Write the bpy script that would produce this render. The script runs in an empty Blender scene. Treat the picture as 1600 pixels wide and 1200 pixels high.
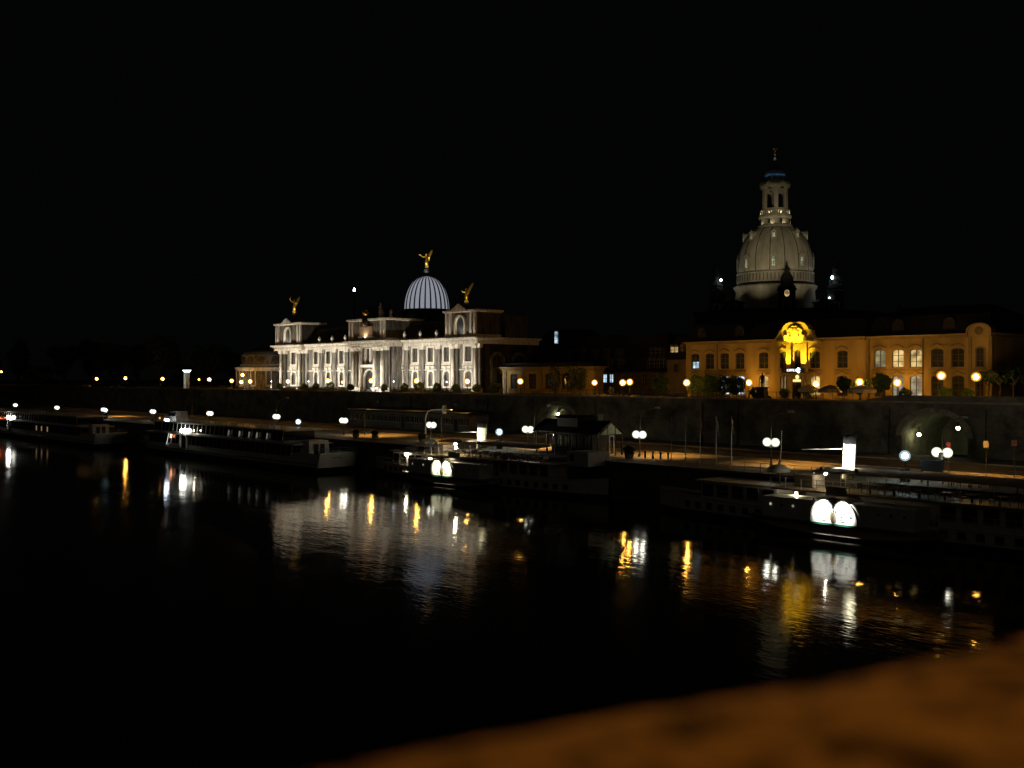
import bpy, math, random
from mathutils import Vector, Matrix
RN = random.Random(11)
PI = math.pi
sc = bpy.context.scene
COL = sc.collection

# ---------------------------------------------------------------- camera
CAMZ, HOR, FPX = 14.5, 590.0, 1600.0
cd = bpy.data.cameras.new('camera')
cam = bpy.data.objects.new('camera', cd); COL.objects.link(cam)
cam.location = (0, 0, CAMZ); cam.rotation_euler = (PI/2, 0, 0)
cd.sensor_width = 36; cd.lens = 36.0
cd.shift_y = (HOR-600)/1600.0
cd.clip_start = 0.01; cd.clip_end = 12000
cd.dof.use_dof = True; cd.dof.focus_distance = 130; cd.dof.aperture_fstop = 8.0
sc.camera = cam
# ---------------------------------------------------------------- night sky
world = bpy.data.worlds.new('World'); sc.world = world; world.use_nodes = True
wn = world.node_tree; wn.nodes.clear()
wo = wn.nodes.new('ShaderNodeOutputWorld'); bg = wn.nodes.new('ShaderNodeBackground')
bg.inputs[0].default_value = (0.9, 1.0, 1.0, 1); bg.inputs[1].default_value = 0.0011
wn.links.new(bg.outputs[0], wo.inputs[0])
# dim sun added for the city glow from the downstream bank, behind the viewer
sl = bpy.data.lights.new('city_glow', 'SUN'); sl.energy = 0.012; sl.angle = math.radians(40); sl.color = (1, .86, .62)
so = bpy.data.objects.new('city_glow', sl); COL.objects.link(so); so.rotation_euler = (math.radians(58), 0, math.radians(-18))
# ---------------------------------------------------------------- render look
vs = sc.view_settings; vs.view_transform = 'Standard'; vs.look = 'None'; vs.exposure = 0; vs.gamma = 1; vs.use_curve_mapping = False
cy = sc.cycles
cy.use_denoising = True; cy.use_light_tree = True; cy.max_bounces = 5; cy.diffuse_bounces = 2; cy.glossy_bounces = 3
cy.transmission_bounces = 2; cy.caustics_reflective = False; cy.caustics_refractive = False
cy.use_adaptive_sampling = True; cy.adaptive_threshold = 0.015; cy.sample_clamp_indirect = 4
cy.filter_width = 1.5

# ---------------------------------------------------------------- frame of the river bank: s along the bank (to the right), v inland
CA, SA = .6771, .7359
TH = -math.atan2(SA, CA)
def W(s, v, z=0.0): return Vector((s*CA+v*SA, -s*SA+v*CA, z))
def dd(px, v): return v/(SA*(px-800)/FPX+CA)
def sx(px, v):
    t = (px-800)/FPX; D = v/(SA*t+CA); return CA*t*D-SA*D
def zz(py, px, v): return CAMZ-(py-HOR)*dd(px, v)/FPX

# ---------------------------------------------------------------- materials
def mat(name, col, rough=.8, var=.25, scale=1.5, metal=0, spec=.3, bump=0.0, streak=False, alt=None):
    m = bpy.data.materials.new(name); m.use_nodes = True
    nt = m.node_tree; b = nt.nodes['Principled BSDF']
    b.inputs['Roughness'].default_value = rough; b.inputs['Metallic'].default_value = metal
    b.inputs['Specular IOR Level'].default_value = spec
    if var > 0:
        tc = nt.nodes.new('ShaderNodeTexCoord'); mp = nt.nodes.new('ShaderNodeMapping')
        nt.links.new(tc.outputs['Object'], mp.inputs[0])
        if streak: mp.inputs['Scale'].default_value = (1, 1, .22)
        n = nt.nodes.new('ShaderNodeTexNoise'); n.inputs['Scale'].default_value = scale; n.inputs['Detail'].default_value = 6
        n.inputs['Roughness'].default_value = .65
        nt.links.new(mp.outputs[0], n.inputs['Vector'])
        r = nt.nodes.new('ShaderNodeValToRGB')
        lo = alt if alt else tuple(c*(1-var) for c in col); hi = tuple(min(1, c*(1+var*.5)) for c in col)
        r.color_ramp.elements[0].position = .35; r.color_ramp.elements[0].color = (*lo, 1)
        r.color_ramp.elements[1].position = .62; r.color_ramp.elements[1].color = (*hi, 1)
        nt.links.new(n.outputs[0], r.inputs[0]); nt.links.new(r.outputs[0], b.inputs['Base Color'])
        if bump:
            bp = nt.nodes.new('ShaderNodeBump'); bp.inputs['Strength'].default_value = bump; bp.inputs['Distance'].default_value = .1
            nt.links.new(n.outputs[0], bp.inputs['Height']); nt.links.new(bp.outputs[0], b.inputs['Normal'])
    else:
        b.inputs['Base Color'].default_value = (*col, 1)
    return m
def emit(name, col, st):
    m = bpy.data.materials.new(name); m.use_nodes = True
    nt = m.node_tree; b = nt.nodes['Principled BSDF']
    b.inputs['Base Color'].default_value = (.02, .02, .02, 1)
    b.inputs['Emission Color'].default_value = (*col, 1); b.inputs['Emission Strength'].default_value = st
    return m
def lit_room(name, col, st, scale=.7):
    """a lit room behind a pane: curtain folds and furniture break up the light it gives off"""
    m = bpy.data.materials.new(name); m.use_nodes = True
    nt = m.node_tree; b = nt.nodes['Principled BSDF']
    b.inputs['Base Color'].default_value = (.02, .02, .02, 1)
    tc = nt.nodes.new('ShaderNodeTexCoord'); n = nt.nodes.new('ShaderNodeTexNoise'); n.inputs['Scale'].default_value = scale
    oi = nt.nodes.new('ShaderNodeObjectInfo'); ad = nt.nodes.new('ShaderNodeVectorMath')
    nt.links.new(tc.outputs['Object'], ad.inputs[0]); nt.links.new(oi.outputs['Location'], ad.inputs[1])
    nt.links.new(ad.outputs[0], n.inputs['Vector'])
    mr = nt.nodes.new('ShaderNodeMapRange'); mr.inputs[1].default_value = .35; mr.inputs[2].default_value = .65
    mr.inputs[3].default_value = st*.3; mr.inputs[4].default_value = st*1.3
    nt.links.new(n.outputs[0], mr.inputs[0]); nt.links.new(mr.outputs[0], b.inputs['Emission Strength'])
    b.inputs['Emission Color'].default_value = (*col, 1)
    return m
SOD = (1, .45, .06)
def halo_glass(name, col, st, clear):  # frosted lamp globe whose own glow stands for the halo round the bulb
    m = bpy.data.materials.new(name); m.use_nodes = True; nt = m.node_tree; nt.nodes.clear()
    o = nt.nodes.new('ShaderNodeOutputMaterial'); mx = nt.nodes.new('ShaderNodeMixShader'); tr = nt.nodes.new('ShaderNodeBsdfTransparent'); em = nt.nodes.new('ShaderNodeEmission')
    em.inputs[0].default_value = (*col, 1); em.inputs[1].default_value = st; mx.inputs[0].default_value = 1-clear
    nt.links.new(tr.outputs[0], mx.inputs[1]); nt.links.new(em.outputs[0], mx.inputs[2]); nt.links.new(mx.outputs[0], o.inputs[0]); return m
M = dict(
 stone_light=mat('stone_light', (.72, .68, .58), .85, .35, 2.0, streak=True, alt=(.42, .39, .33)),
 stone_mid=mat('stone_mid', (.20, .185, .155), .88, .5, 1.8, streak=True, alt=(.05, .046, .038)),
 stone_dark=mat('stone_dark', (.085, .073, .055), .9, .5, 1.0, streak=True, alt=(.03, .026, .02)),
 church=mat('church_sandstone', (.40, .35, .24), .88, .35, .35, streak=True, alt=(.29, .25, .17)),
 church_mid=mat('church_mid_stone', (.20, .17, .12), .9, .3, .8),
 church_dark=mat('church_dark_stone', (.035, .031, .024), .9, .5, .8, alt=(.016, .015, .012)),  # near-black tone; on the academy side wall it stands for shade
 lead=mat('roof_lead', (.055, .058, .055), .55, .3, .8),
 slate=mat('roof_slate', (.022, .021, .02), .6, .35, 1.2),
 tile=mat('roof_tile', (.05, .038, .03), .75, .35, 1.0),
 copper=mat('roof_copper', (.10, .12, .11), .5, .3, .8),
 plaster_y=mat('plaster_ochre', (.38, .28, .10), .9, .35, .3, streak=True),
 plaster_t=mat('plaster_trim', (.25, .19, .09), .9, .2, .6),
 plaster_g=mat('plaster_grey', (.24, .20, .15), .9, .3, .5),
 glass=mat('window_glass', (.045, .05, .055), .12, .5, .8, spec=.6),
 curtain=mat('window_curtain', (.16, .155, .15), .35, .8, .8, spec=.5, streak=True),
 wood=mat('window_wood', (.10, .085, .06), .6, .2, 4),
 white_wood=mat('window_white_wood', (.55, .52, .45), .6, .15, 4),
 gold=mat('gilding', (.95, .58, .10), .32, .2, 3, metal=1),
 bronze=mat('bronze', (.06, .055, .045), .5, .4, 3, metal=.6),
 iron=mat('iron', (.025, .026, .025), .5, .3, 5),
 steel=mat('galvanised_steel', (.32, .32, .30), .45, .2, 6, metal=.4),
 wall=mat('terrace_stone', (.16, .135, .092), .92, .6, .35, bump=.4, alt=(.06, .052, .037)),
 coping=mat('coping_stone', (.30, .25, .17), .9, .35, 1.0),
 paving=mat('paving', (.22, .19, .145), .85, .3, .8, alt=(.13, .115, .09)),
 asphalt=mat('asphalt', (.085, .08, .07), .85, .35, .6),
 cobble=mat('cobble', (.15, .135, .11), .85, .5, 3, bump=.3, alt=(.08, .07, .06)),
 ground=mat('ground', (.08, .075, .06), .95, .4, .1),
 white=mat('boat_white', (.72, .71, .66), .45, .12, 1.5),
 cream=mat('boat_cream', (.55, .50, .40), .5, .15, 1.5),
 funnel=mat('funnel_cream', (.78, .72, .52), .45, .06, 1.5),
 hullblack=mat('boat_black', (.02, .021, .022), .4, .3, 1.5),
 green=mat('boat_green', (.03, .15, .085), .4, .2, 2),
 deck=mat('deck_planks', (.22, .16, .09), .7, .35, 3),
 canvas=mat('awning_canvas', (.42, .38, .31), .9, .25, 1.0),
 boat_glass=mat('boat_glass', (.012, .014, .016), .08, 0, spec=.6),
 leaf=mat('leaf', (.045, .085, .022), .6, .5, 2.0),
 leaf_dark=mat('leaf_dark', (.03, .055, .02), .65, .5, 1.0),
 bark=mat('bark', (.07, .055, .04), .95, .4, 3),
 black=mat('black_paint', (.012, .012, .013), .45, .2, 3),
 letter=mat('letter_grey', (.012, .014, .018), .6, 0),
 red=mat('red_paint', (.22, .03, .02), .5, .2, 3),
 orange_paint=mat('orange_paint', (.25, .09, .03), .6, .2, 3),
 cloth=mat('parasol_cloth', (.62, .50, .34), .9, .2, 2),
 flag=mat('flag_cloth', (.35, .33, .30), .9, .4, 2),
 skin=mat('skin', (.45, .28, .2), .6, 0), coat=mat('coat', (.03, .03, .04), .9, .2, 5),
 sodium=emit('sodium_globe', (1, .46, .07), 310), sodium_dim=emit('sodium_globe_dim', SOD, 90),
 mercury=emit('mercury_globe', (1, .97, .80), 45), cool=emit('cool_globe', (.68, .95, 1), 120),
 blue_white=emit('blue_white_lamp', (.72, .84, 1), 40), warm_bulb=emit('warm_bulb', (1, .86, .60), 130),
 tunnel=emit('tunnel_lamp', (1, .95, .62), 34),
 room_y=lit_room('lit_room_yellow', (1, .70, .27), .75), room_w=lit_room('lit_room_white', (.95, .92, .72), .36),
 room_c=lit_room('lit_room_cool', (.62, .86, 1), 1.0), room_dim=lit_room('lit_room_dim', (.85, .78, .42), .34),
 room_ch=lit_room('lit_church', (.80, .80, .48), .40), signlight=emit('sign_light', (1, .80, .28), 1.2),
 white_sign=emit('white_sign', (.9, .95, 1), 2.2), red_light=emit('red_light', (1, .16, .05), 16),
 cool_panel=emit('cool_panel', (.75, .95, 1), 3.0), blue_glow=emit('blue_glow', (.14, .32, .60), .5),
 domeglass=None, sodium_glass=halo_glass('sodium_glass', (1, .38, .045), 1.5, .45), mercury_glass=halo_glass('mercury_glass', (.95, .95, .72), 1.4, .45), cool_glass=halo_glass('cool_glass', (.62, .93, 1), .8, .55), blue_white_glass=halo_glass('blue_white_glass', (.35, .5, 1), 1.0, .5),
)

# ---------------------------------------------------------------- mesh helpers
class MB:
    def __init__(s): s.v = []; s.f = []
    def add(s, vs, fs):
        o = len(s.v); s.v += [tuple(p) for p in vs]; s.f += [tuple(i+o for i in f) for f in fs]; return s
    def box(s, x0, x1, y0, y1, z0, z1):
        return s.add([(x0,y0,z0),(x1,y0,z0),(x1,y1,z0),(x0,y1,z0),(x0,y0,z1),(x1,y0,z1),(x1,y1,z1),(x0,y1,z1)],
                     [(0,3,2,1),(4,5,6,7),(0,1,5,4),(1,2,6,5),(2,3,7,6),(3,0,4,7)])
    def taper(s, x0, x1, y0, y1, z0, z1, ix, iy):
        return s.add([(x0,y0,z0),(x1,y0,z0),(x1,y1,z0),(x0,y1,z0),(x0+ix,y0+iy,z1),(x1-ix,y0+iy,z1),(x1-ix,y1-iy,z1),(x0+ix,y1-iy,z1)],
                     [(0,3,2,1),(4,5,6,7),(0,1,5,4),(1,2,6,5),(2,3,7,6),(3,0,4,7)])
    def prism(s, poly, y0, y1):
        n = len(poly)
        a = [(x, y0, z) for x, z in poly]; b = [(x, y1, z) for x, z in poly]
        return s.add(a+b, [tuple(range(n)), tuple(range(2*n-1, n-1, -1))]+[(i, i+n, (i+1) % n+n, (i+1) % n) for i in range(n)])
    def xprism(s, poly, x0, x1):
        n = len(poly)
        a = [(x0, y, z) for y, z in poly]; b = [(x1, y, z) for y, z in poly]
        return s.add(a+b, [tuple(range(n-1, -1, -1)), tuple(range(n, 2*n))]+[(i, (i+1) % n, (i+1) % n+n, i+n) for i in range(n)])
    def lathe(s, prof, n=24, c=(0, 0), ph=0.0, a0=0, a1=2*PI):
        full = a1-a0 > 6.28; m = n if full else n+1; vs = []; fs = []
        for r, z in prof:
            for i in range(m):
                a = a0+(a1-a0)*i/n+ph; vs.append((c[0]+r*math.cos(a), c[1]+r*math.sin(a), z))
        for k in range(len(prof)-1):
            for i in range(n):
                j = (i+1) % m
                fs.append((k*m+i, k*m+j, (k+1)*m+j, (k+1)*m+i))
        if full:
            fs.append(tuple(range(m-1, -1, -1))); t = (len(prof)-1)*m; fs.append(tuple(range(t, t+m)))
        return s.add(vs, fs)
    def tube(s, a, b, r0, r1=None, n=7):
        r1 = r0 if r1 is None else r1
        a = Vector(a); b = Vector(b); d = (b-a)
        if d.length < 1e-6: return s
        d.normalize(); u = d.orthogonal().normalized(); w = d.cross(u); vs = []
        for p, r in ((a, r0), (b, r1)):
            for i in range(n):
                t = 2*PI*i/n; vs.append(p+u*(r*math.cos(t))+w*(r*math.sin(t)))
        return s.add(vs, [(i, (i+1) % n, (i+1) % n+n, i+n) for i in range(n)]+[tuple(range(n-1, -1, -1)), tuple(range(n, 2*n))])
    def path(s, pts, r, n=6, r1=None):
        k = len(pts)-1
        for i in range(k):
            ra = r if r1 is None else r+(r1-r)*i/k; rb = r if r1 is None else r+(r1-r)*(i+1)/k
            s.tube(pts[i], pts[i+1], ra, rb, n)
        return s
    def ball(s, c, r, n=10, m=6, sz=1.0, sy=1.0):
        prof = []
        vs = []; fs = []
        for k in range(m+1):
            a = -PI/2+PI*k/m
            for i in range(n):
                t = 2*PI*i/n
                vs.append((c[0]+r*math.cos(a)*math.cos(t), c[1]+r*sy*math.cos(a)*math.sin(t), c[2]+r*sz*math.sin(a)))
        for k in range(m):
            for i in range(n):
                j = (i+1) % n; fs.append((k*n+i, k*n+j, (k+1)*n+j, (k+1)*n+i))
        return s.add(vs, fs)
    def loft(s, secs, cap=True):
        n = len(secs[0]); vs = [p for q in secs for p in q]; fs = []
        for k in range(len(secs)-1):
            for i in range(n-1): fs.append((k*n+i, k*n+i+1, (k+1)*n+i+1, (k+1)*n+i))
        return s.add(vs, fs)
    def leaves(s, c, rx, ry, rz, n, size, rn, shell=.55):
        for _ in range(n):
            while True:
                d = Vector((rn.gauss(0, 1), rn.gauss(0, 1), rn.gauss(0, 1)))
                if d.length > .01: break
            d.normalize(); k = shell+(1-shell)*rn.random()**.6
            k *= .86+.22*math.sin(d.x*5+c[0])*math.cos(d.z*4+d.y*3+c[1])
            p = Vector((c[0]+d.x*rx*k, c[1]+d.y*ry*k, c[2]+d.z*rz*k))
            u = Vector((rn.gauss(0, 1), rn.gauss(0, 1), rn.gauss(0, 1))).normalized(); w = u.orthogonal().normalized()
            z = size*(.6+.8*rn.random())
            s.add([p-u*z, p+w*z*.55, p+u*z, p-w*z*.55], [(0, 1, 2, 3)])
        return s
    def mesh(s, name, m, smooth=False):
        me = bpy.data.meshes.new(name); me.from_pydata(s.v, [], s.f)
        if m is not None: me.materials.append(m)
        if smooth: me.polygons.foreach_set('use_smooth', [True]*len(me.polygons))
        me.update(); return me
    def obj(s, name, m, par=None, smooth=False, loc=(0, 0, 0), rz=0):
        o = bpy.data.objects.new(name, s.mesh(name, m, smooth)); COL.objects.link(o)
        o.parent = par; o.location = loc; o.rotation_euler = (0, 0, rz); return o
def place(name, me, par, loc=(0, 0, 0), rot=(0, 0, 0)):
    o = bpy.data.objects.new(name, me); COL.objects.link(o); o.parent = par; o.location = loc; o.rotation_euler = rot; return o
def tag(o, label, cat, group=None):
    o['label'] = label; o['category'] = cat
    if group: o['group'] = group
    return o
def thing(name, label, cat, s, v, z, rz=0.0, group=None):
    o = bpy.data.objects.new(name, None); COL.objects.link(o); o.empty_display_size = .5
    o.location = W(s, v, z); o.rotation_euler = (0, 0, TH+rz); return tag(o, label, cat, group)
def bank(name, mb, m, kind='structure'):
    o = mb.obj(name, m); o.rotation_euler = (0, 0, TH); o['kind'] = kind; return o
def copy_tree(o, parent=None):
    c = o.copy(); COL.objects.link(c); c.parent = parent
    for ch in list(o.children): copy_tree(ch, c)
    return c
def spot(par, loc, target, power, col, ang=70, blend=.6, r=.08):
    l = bpy.data.lights.new('lamp_light', 'SPOT'); l.energy = power; l.color = col; l.spot_size = math.radians(ang); l.spot_blend = blend
    l.shadow_soft_size = r
    o = bpy.data.objects.new('lamp_light', l); COL.objects.link(o); o.parent = par; o.location = loc
    o.rotation_euler = (Vector(target)-Vector(loc)).to_track_quat('-Z', 'Y').to_euler(); return o
ORD = ('first second third fourth fifth sixth seventh eighth ninth tenth eleventh twelfth thirteenth fourteenth fifteenth sixteenth seventeenth '
       'eighteenth nineteenth twentieth').split()+['twenty-'+w for w in 'first second third fourth fifth sixth seventh eighth ninth'.split()]

def arch_pts(w, h, rise, n=8, x=0, z=0):
    if rise <= 0: return [(x-w/2, z), (x+w/2, z), (x+w/2, z+h), (x-w/2, z+h)]
    p = [(x-w/2, z), (x+w/2, z)]
    for i in range(n+1):
        a = PI*i/n; p.append((x+w/2*math.cos(a), z+h-rise+rise*math.sin(a)))
    return p
def ring(mb, w, h, rise, t, y0, y1, n=8, x=0, z=0, bottom=True):
    a = arch_pts(w, h, rise, n, x, z); b = arch_pts(w+2*t, h+t+(t if bottom else 0), rise+(t*.6 if rise > 0 else 0), n, x, z-(t if bottom else 0))
    k = len(a); vs = [(p[0], y0, p[1]) for p in a]+[(p[0], y0, p[1]) for p in b]+[(p[0], y1, p[1]) for p in a]+[(p[0], y1, p[1]) for p in b]
    fs = []
    for i in range(k):
        if not bottom and i == 0: continue
        j = (i+1) % k
        fs += [(i, j, j+k, i+k), (i, i+2*k, j+2*k, j), (i+k, j+k, j+3*k, i+3*k)]
    mb.add(vs, fs)
WCACHE = {}
def window(par, x, y, z, w, h, glass, rise=0, cols=2, rows=3, frame='wood', sur=None, st=.3, sd=.2, sill=True, fy=.1):
    key = (round(w, 3), round(h, 3), round(rise, 3), cols, rows, frame, sur, st, sd, sill, fy)
    if key not in WCACHE:
        f = MB(); ring(f, w-.16, h-.16, max(0, rise-.05), .08, -fy, 0, z=.08)
        for i in range(1, cols): f.box(-w/2+w*i/cols-.05, -w/2+w*i/cols+.05, -fy*.9, 0, .05, h-.06)
        for i in range(1, rows): f.box(-w/2+.06, w/2-.06, -fy*.8, 0, h*i/rows-.045, h*i/rows+.045)
        p = MB(); p.prism(arch_pts(w, h, rise), 0, .05)
        s = None
        if sur:
            s = MB(); ring(s, w, h, rise, st, -.35-sd, .02)
            if sill: s.box(-w/2-st-.15, w/2+st+.15, -.5-sd, -.3, -st-.25, -st+.02)
            s = s.mesh('surround', M[sur])
        WCACHE[key] = (p, {}, f.mesh('frame', M[frame]), s)
    p, pm, fm, sm = WCACHE[key]
    if glass not in pm: pm[glass] = p.mesh('window', M[glass])
    o = place('window', pm[glass], par, (x, y, z)); place('frame', fm, o)
    if sm: place('surround', sm, o)
    return o
def wall_open(mb, x0, x1, z0, z1, y, dep, ops):
    """a wall sheet with its openings: ops = (xa, xb, za, zb, rise)"""
    xs = sorted({x0, x1, *[o[0] for o in ops], *[o[1] for o in ops]}); zs = sorted({z0, z1, *[o[2] for o in ops], *[o[3] for o in ops]})
    for i in range(len(xs)-1):
        for k in range(len(zs)-1):
            xm = (xs[i]+xs[i+1])/2; zm = (zs[k]+zs[k+1])/2
            if any(o[0] < xm < o[1] and o[2] < zm < o[3] for o in ops): continue
            mb.add([(xs[i], y, zs[k]), (xs[i+1], y, zs[k]), (xs[i+1], y, zs[k+1]), (xs[i], y, zs[k+1])], [(0, 1, 2, 3)])
    for xa, xb, za, zb, rise in ops:
        pts = arch_pts(xb-xa, zb-za, rise, 10, (xa+xb)/2, za); n = len(pts)
        mb.add([(p[0], y, p[1]) for p in pts]+[(p[0], y+dep, p[1]) for p in pts], [(i, i+n, (i+1) % n+n, (i+1) % n) for i in range(n)])
        if rise > 0:
            a = pts[2:]
            for i in range(len(a)-1):
                mb.add([(a[i][0], y, a[i][1]), (a[i][0], y, zb), (a[i+1][0], y, zb), (a[i+1][0], y, a[i+1][1])], [(0, 1, 2, 3)])
def text_mesh(txt, size, m, ext=.02):
    c = bpy.data.curves.new('lettering', 'FONT'); c.body = txt; c.size = size; c.extrude = ext; c.align_x = 'CENTER'; c.resolution_u = 2
    o = bpy.data.objects.new('lettering', c); COL.objects.link(o)
    dg = bpy.context.evaluated_depsgraph_get(); me = bpy.data.meshes.new_from_object(o.evaluated_get(dg))
    bpy.data.objects.remove(o); me.name = 'lettering'; me.materials.clear(); me.materials.append(m); return me
# ================================================================ the setting
def water_material():
    m = bpy.data.materials.new('river_water'); m.use_nodes = True
    nt = m.node_tree; b = nt.nodes['Principled BSDF']
    b.inputs['Base Color'].default_value = (.0025, .0035, .003, 1); b.inputs['Roughness'].default_value = .068; b.inputs['IOR'].default_value = 1.33
    tc = nt.nodes.new('ShaderNodeTexCoord'); hs = None
    for sc_, amp, det in ((.11, .022, 2), (.55, .008, 3), (2.2, .003, 2)):
        n = nt.nodes.new('ShaderNodeTexNoise'); n.inputs['Scale'].default_value = sc_; n.inputs['Detail'].default_value = det
        mp = nt.nodes.new('ShaderNodeMapping'); mp.inputs['Rotation'].default_value = (0, 0, .25); mp.inputs['Scale'].default_value = (.55, 1.25, 1)
        nt.links.new(tc.outputs['Object'], mp.inputs[0]); nt.links.new(mp.outputs[0], n.inputs['Vector'])
        mu = nt.nodes.new('ShaderNodeMath'); mu.operation = 'MULTIPLY'; mu.inputs[1].default_value = amp*2
        nt.links.new(n.outputs[0], mu.inputs[0])
        if hs is None: hs = mu
        else:
            ad = nt.nodes.new('ShaderNodeMath'); ad.operation = 'ADD'
            nt.links.new(hs.outputs[0], ad.inputs[0]); nt.links.new(mu.outputs[0], ad.inputs[1]); hs = ad
    bp = nt.nodes.new('ShaderNodeBump'); bp.inputs['Strength'].default_value = 1; bp.inputs['Distance'].default_value = 1
    nt.links.new(hs.outputs[0], bp.inputs['Height']); nt.links.new(bp.outputs[0], b.inputs['Normal'])
    return m
QZ, TZ = 4.45, 11.2          # quay and terrace levels above the water
S0, S1 = -620, 60
w = MB(); w.add([(-3000, -3000, 0), (3000, -3000, 0), (3000, 93, 0), (-3000, 93, 0)], [(0, 1, 2, 3)])
bank('water', w, water_material())
g = MB(); g.add([(-6000, 168, 3), (6000, 168, 3), (6000, 9000, 3), (-6000, 9000, 3)], [(0, 1, 2, 3)]); bank('ground', g, M['ground'])
g = MB(); g.box(S0, S1, 91.8, 97.5, -2, QZ-.02); g.box(S0, S1, 91.5, 92.1, QZ-.3, QZ+.05); bank('quay', g, M['cobble'])
g = MB(); g.box(S0, S1, 97.5, 108, 2, QZ); bank('promenade', g, M['paving'])
g = MB(); g.box(S0, S1, 108, 108.3, 2, QZ+.10); g.box(S0, S1, 120.0, 120.3, 2, QZ+.10); bank('kerb', g, M['coping'])
g = MB(); g.box(S0, S1, 108.3, 120.0, 2, QZ-.03); bank('road', g, M['asphalt'])
g = MB()
for i in range(60): g.box(S0+i*11.5, S0+i*11.5+5, 114.0, 114.14, QZ-.03, QZ-.026)
bank('road_marking', g, mat('road_paint', (.6, .58, .52), .7, .2, 3))
g = MB(); g.box(S0, S1, 120.3, 128.2, 2, QZ+.08); bank('pavement', g, M['paving'])
g = MB(); g.add([(S0, 128.6, TZ), (S1, 128.6, TZ), (S1, 168, TZ), (S0, 168, TZ)], [(0, 1, 2, 3)]); bank('terrace', g, M['paving'])

# terrace wall with its two tunnel mouths
aA = (sx(844, 128), sx(900, 128)); zA = zz(633, 872, 128)
aB = (sx(1409, 128), sx(1512, 128)); zB = zz(646, 1459, 128)
tw = thing('terrace_wall', 'long dark sandstone retaining wall of the terrace above the quay road', 'wall', 0, 0, 0)
b = MB(); wall_open(b, S0, S1, QZ-1, TZ, 128, 1.0, [(aA[0], aA[1], QZ-.5, zA, 3.4), (aB[0], aB[1], QZ-.5, zB, 3.0)])
b.obj('wall_face', M['wall'], tw)
def arch_tunnel(x0, x1, ztop, rise, depth, nm):
    b = MB(); p = arch_pts(x1-x0, ztop-QZ+.5, rise, 12, (x0+x1)/2, QZ-.5); n = len(p)
    b.add([(q[0], 129.0, q[1]) for q in p]+[(q[0], 129+depth, q[1]) for q in p], [(i, i+n, (i+1) % n+n, (i+1) % n) for i in range(1, n)]+[tuple(range(n, 2*n))])
    return b.obj(nm, mat('tunnel_plaster', (.17, .165, .10), .9, .5, .7, alt=(.1, .1, .06)), tw)
arch_tunnel(aA[0], aA[1], zA, 3.4, 8, 'tunnel'); arch_tunnel(aB[0], aB[1], zB, 3.0, 11, 'tunnel')
b = MB()
for (p, q) in ((S0, aA[0]-.8), (aA[1]+.8, aB[0]-.8), (aB[1]+.8, S1)): b.box(p, q, 127.72, 127.995, 7.9, 8.2)
b.obj('string_course', M['wall'], tw)
b = MB(); b.box(S0, S1, 127.75, 128.7, TZ+.004, TZ+.26); b.obj('coping', M['coping'], tw)
sR = sx(1400, 127.7)
b = MB(); b.prism([(sR-4.5, TZ+.27), (S1, TZ+.27), (S1, TZ+1.0), (sR+.5, TZ+1.0), (sR-1.4, TZ+.9), (sR-3.0, TZ+.55)], 127.6, 128.3); b.obj('raised_parapet', M['wall'], tw)
for (p, q, zt, r) in ((aA[0], aA[1], zA, 3.4), (aB[0], aB[1], zB, 3.0)):
    n = 13; pts = arch_pts(q-p, zt-QZ+.5, r, n, (p+q)/2, QZ-.5)[2:]; c = Vector(((p+q)/2, zt-r))
    for i in range(n):
        a0 = Vector(pts[i]); a1 = Vector(pts[i+1]); gap = (a1-a0)*.03; a0 = a0+gap; a1 = a1-gap
        o0 = a0+(a0-c).normalized()*.75; o1 = a1+(a1-c).normalized()*.75
        v = MB(); v.prism([tuple(a0), tuple(a1), tuple(o1), tuple(o0)], 127.8, 127.995); v.obj('voussoir', M['coping'], tw)
for px in (250, 312, 545, 640, 760, 830, 928, 1095, 1150, 1385, 1535):
    s_ = sx(px, 128); b = MB(); b.xprism([(127.35, QZ-.5), (128.01, QZ-.5), (128.01, 10.6), (127.72, 10.6)], s_-.5, s_+.5); b.obj('buttress', M['wall'], tw)
# slim iron railing on the coping
rl = thing('terrace_railing', 'black iron railing along the edge of the terrace promenade', 'railing', 0, 0, TZ+.26)
b = MB(); b.box(S0, sR-4.7, 128.2, 128.26, .92, .98); b.box(S0, sR-4.7, 128.2, 128.26, .12, .16); b.obj('rail', M['iron'], rl)
pm = MB().box(-.035, .035, 128.2, 128.26, 0, 1.0).mesh('post', M['iron'])
s_ = -470
while s_ < sR-5:
    place('post', pm, rl, (s_, 0, 0)); s_ += 1.5
ql = thing('quay_railing', 'thin metal railing along the water side of the quay', 'railing', 0, 0, QZ+.04)
b = MB(); b.box(sx(1070, 92.4), S1, 92.35, 92.40, .95, 1.0); b.box(sx(1070, 92.4), S1, 92.35, 92.40, .5, .54); b.obj('rail', M['steel'], ql)
pm = MB().box(-.03, .03, 92.35, 92.40, 0, 1.0).mesh('post', M['steel'])
s_ = sx(1070, 92.4)
while s_ < 0: place('post', pm, ql, (s_, 0, 0)); s_ += 2.0

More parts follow.
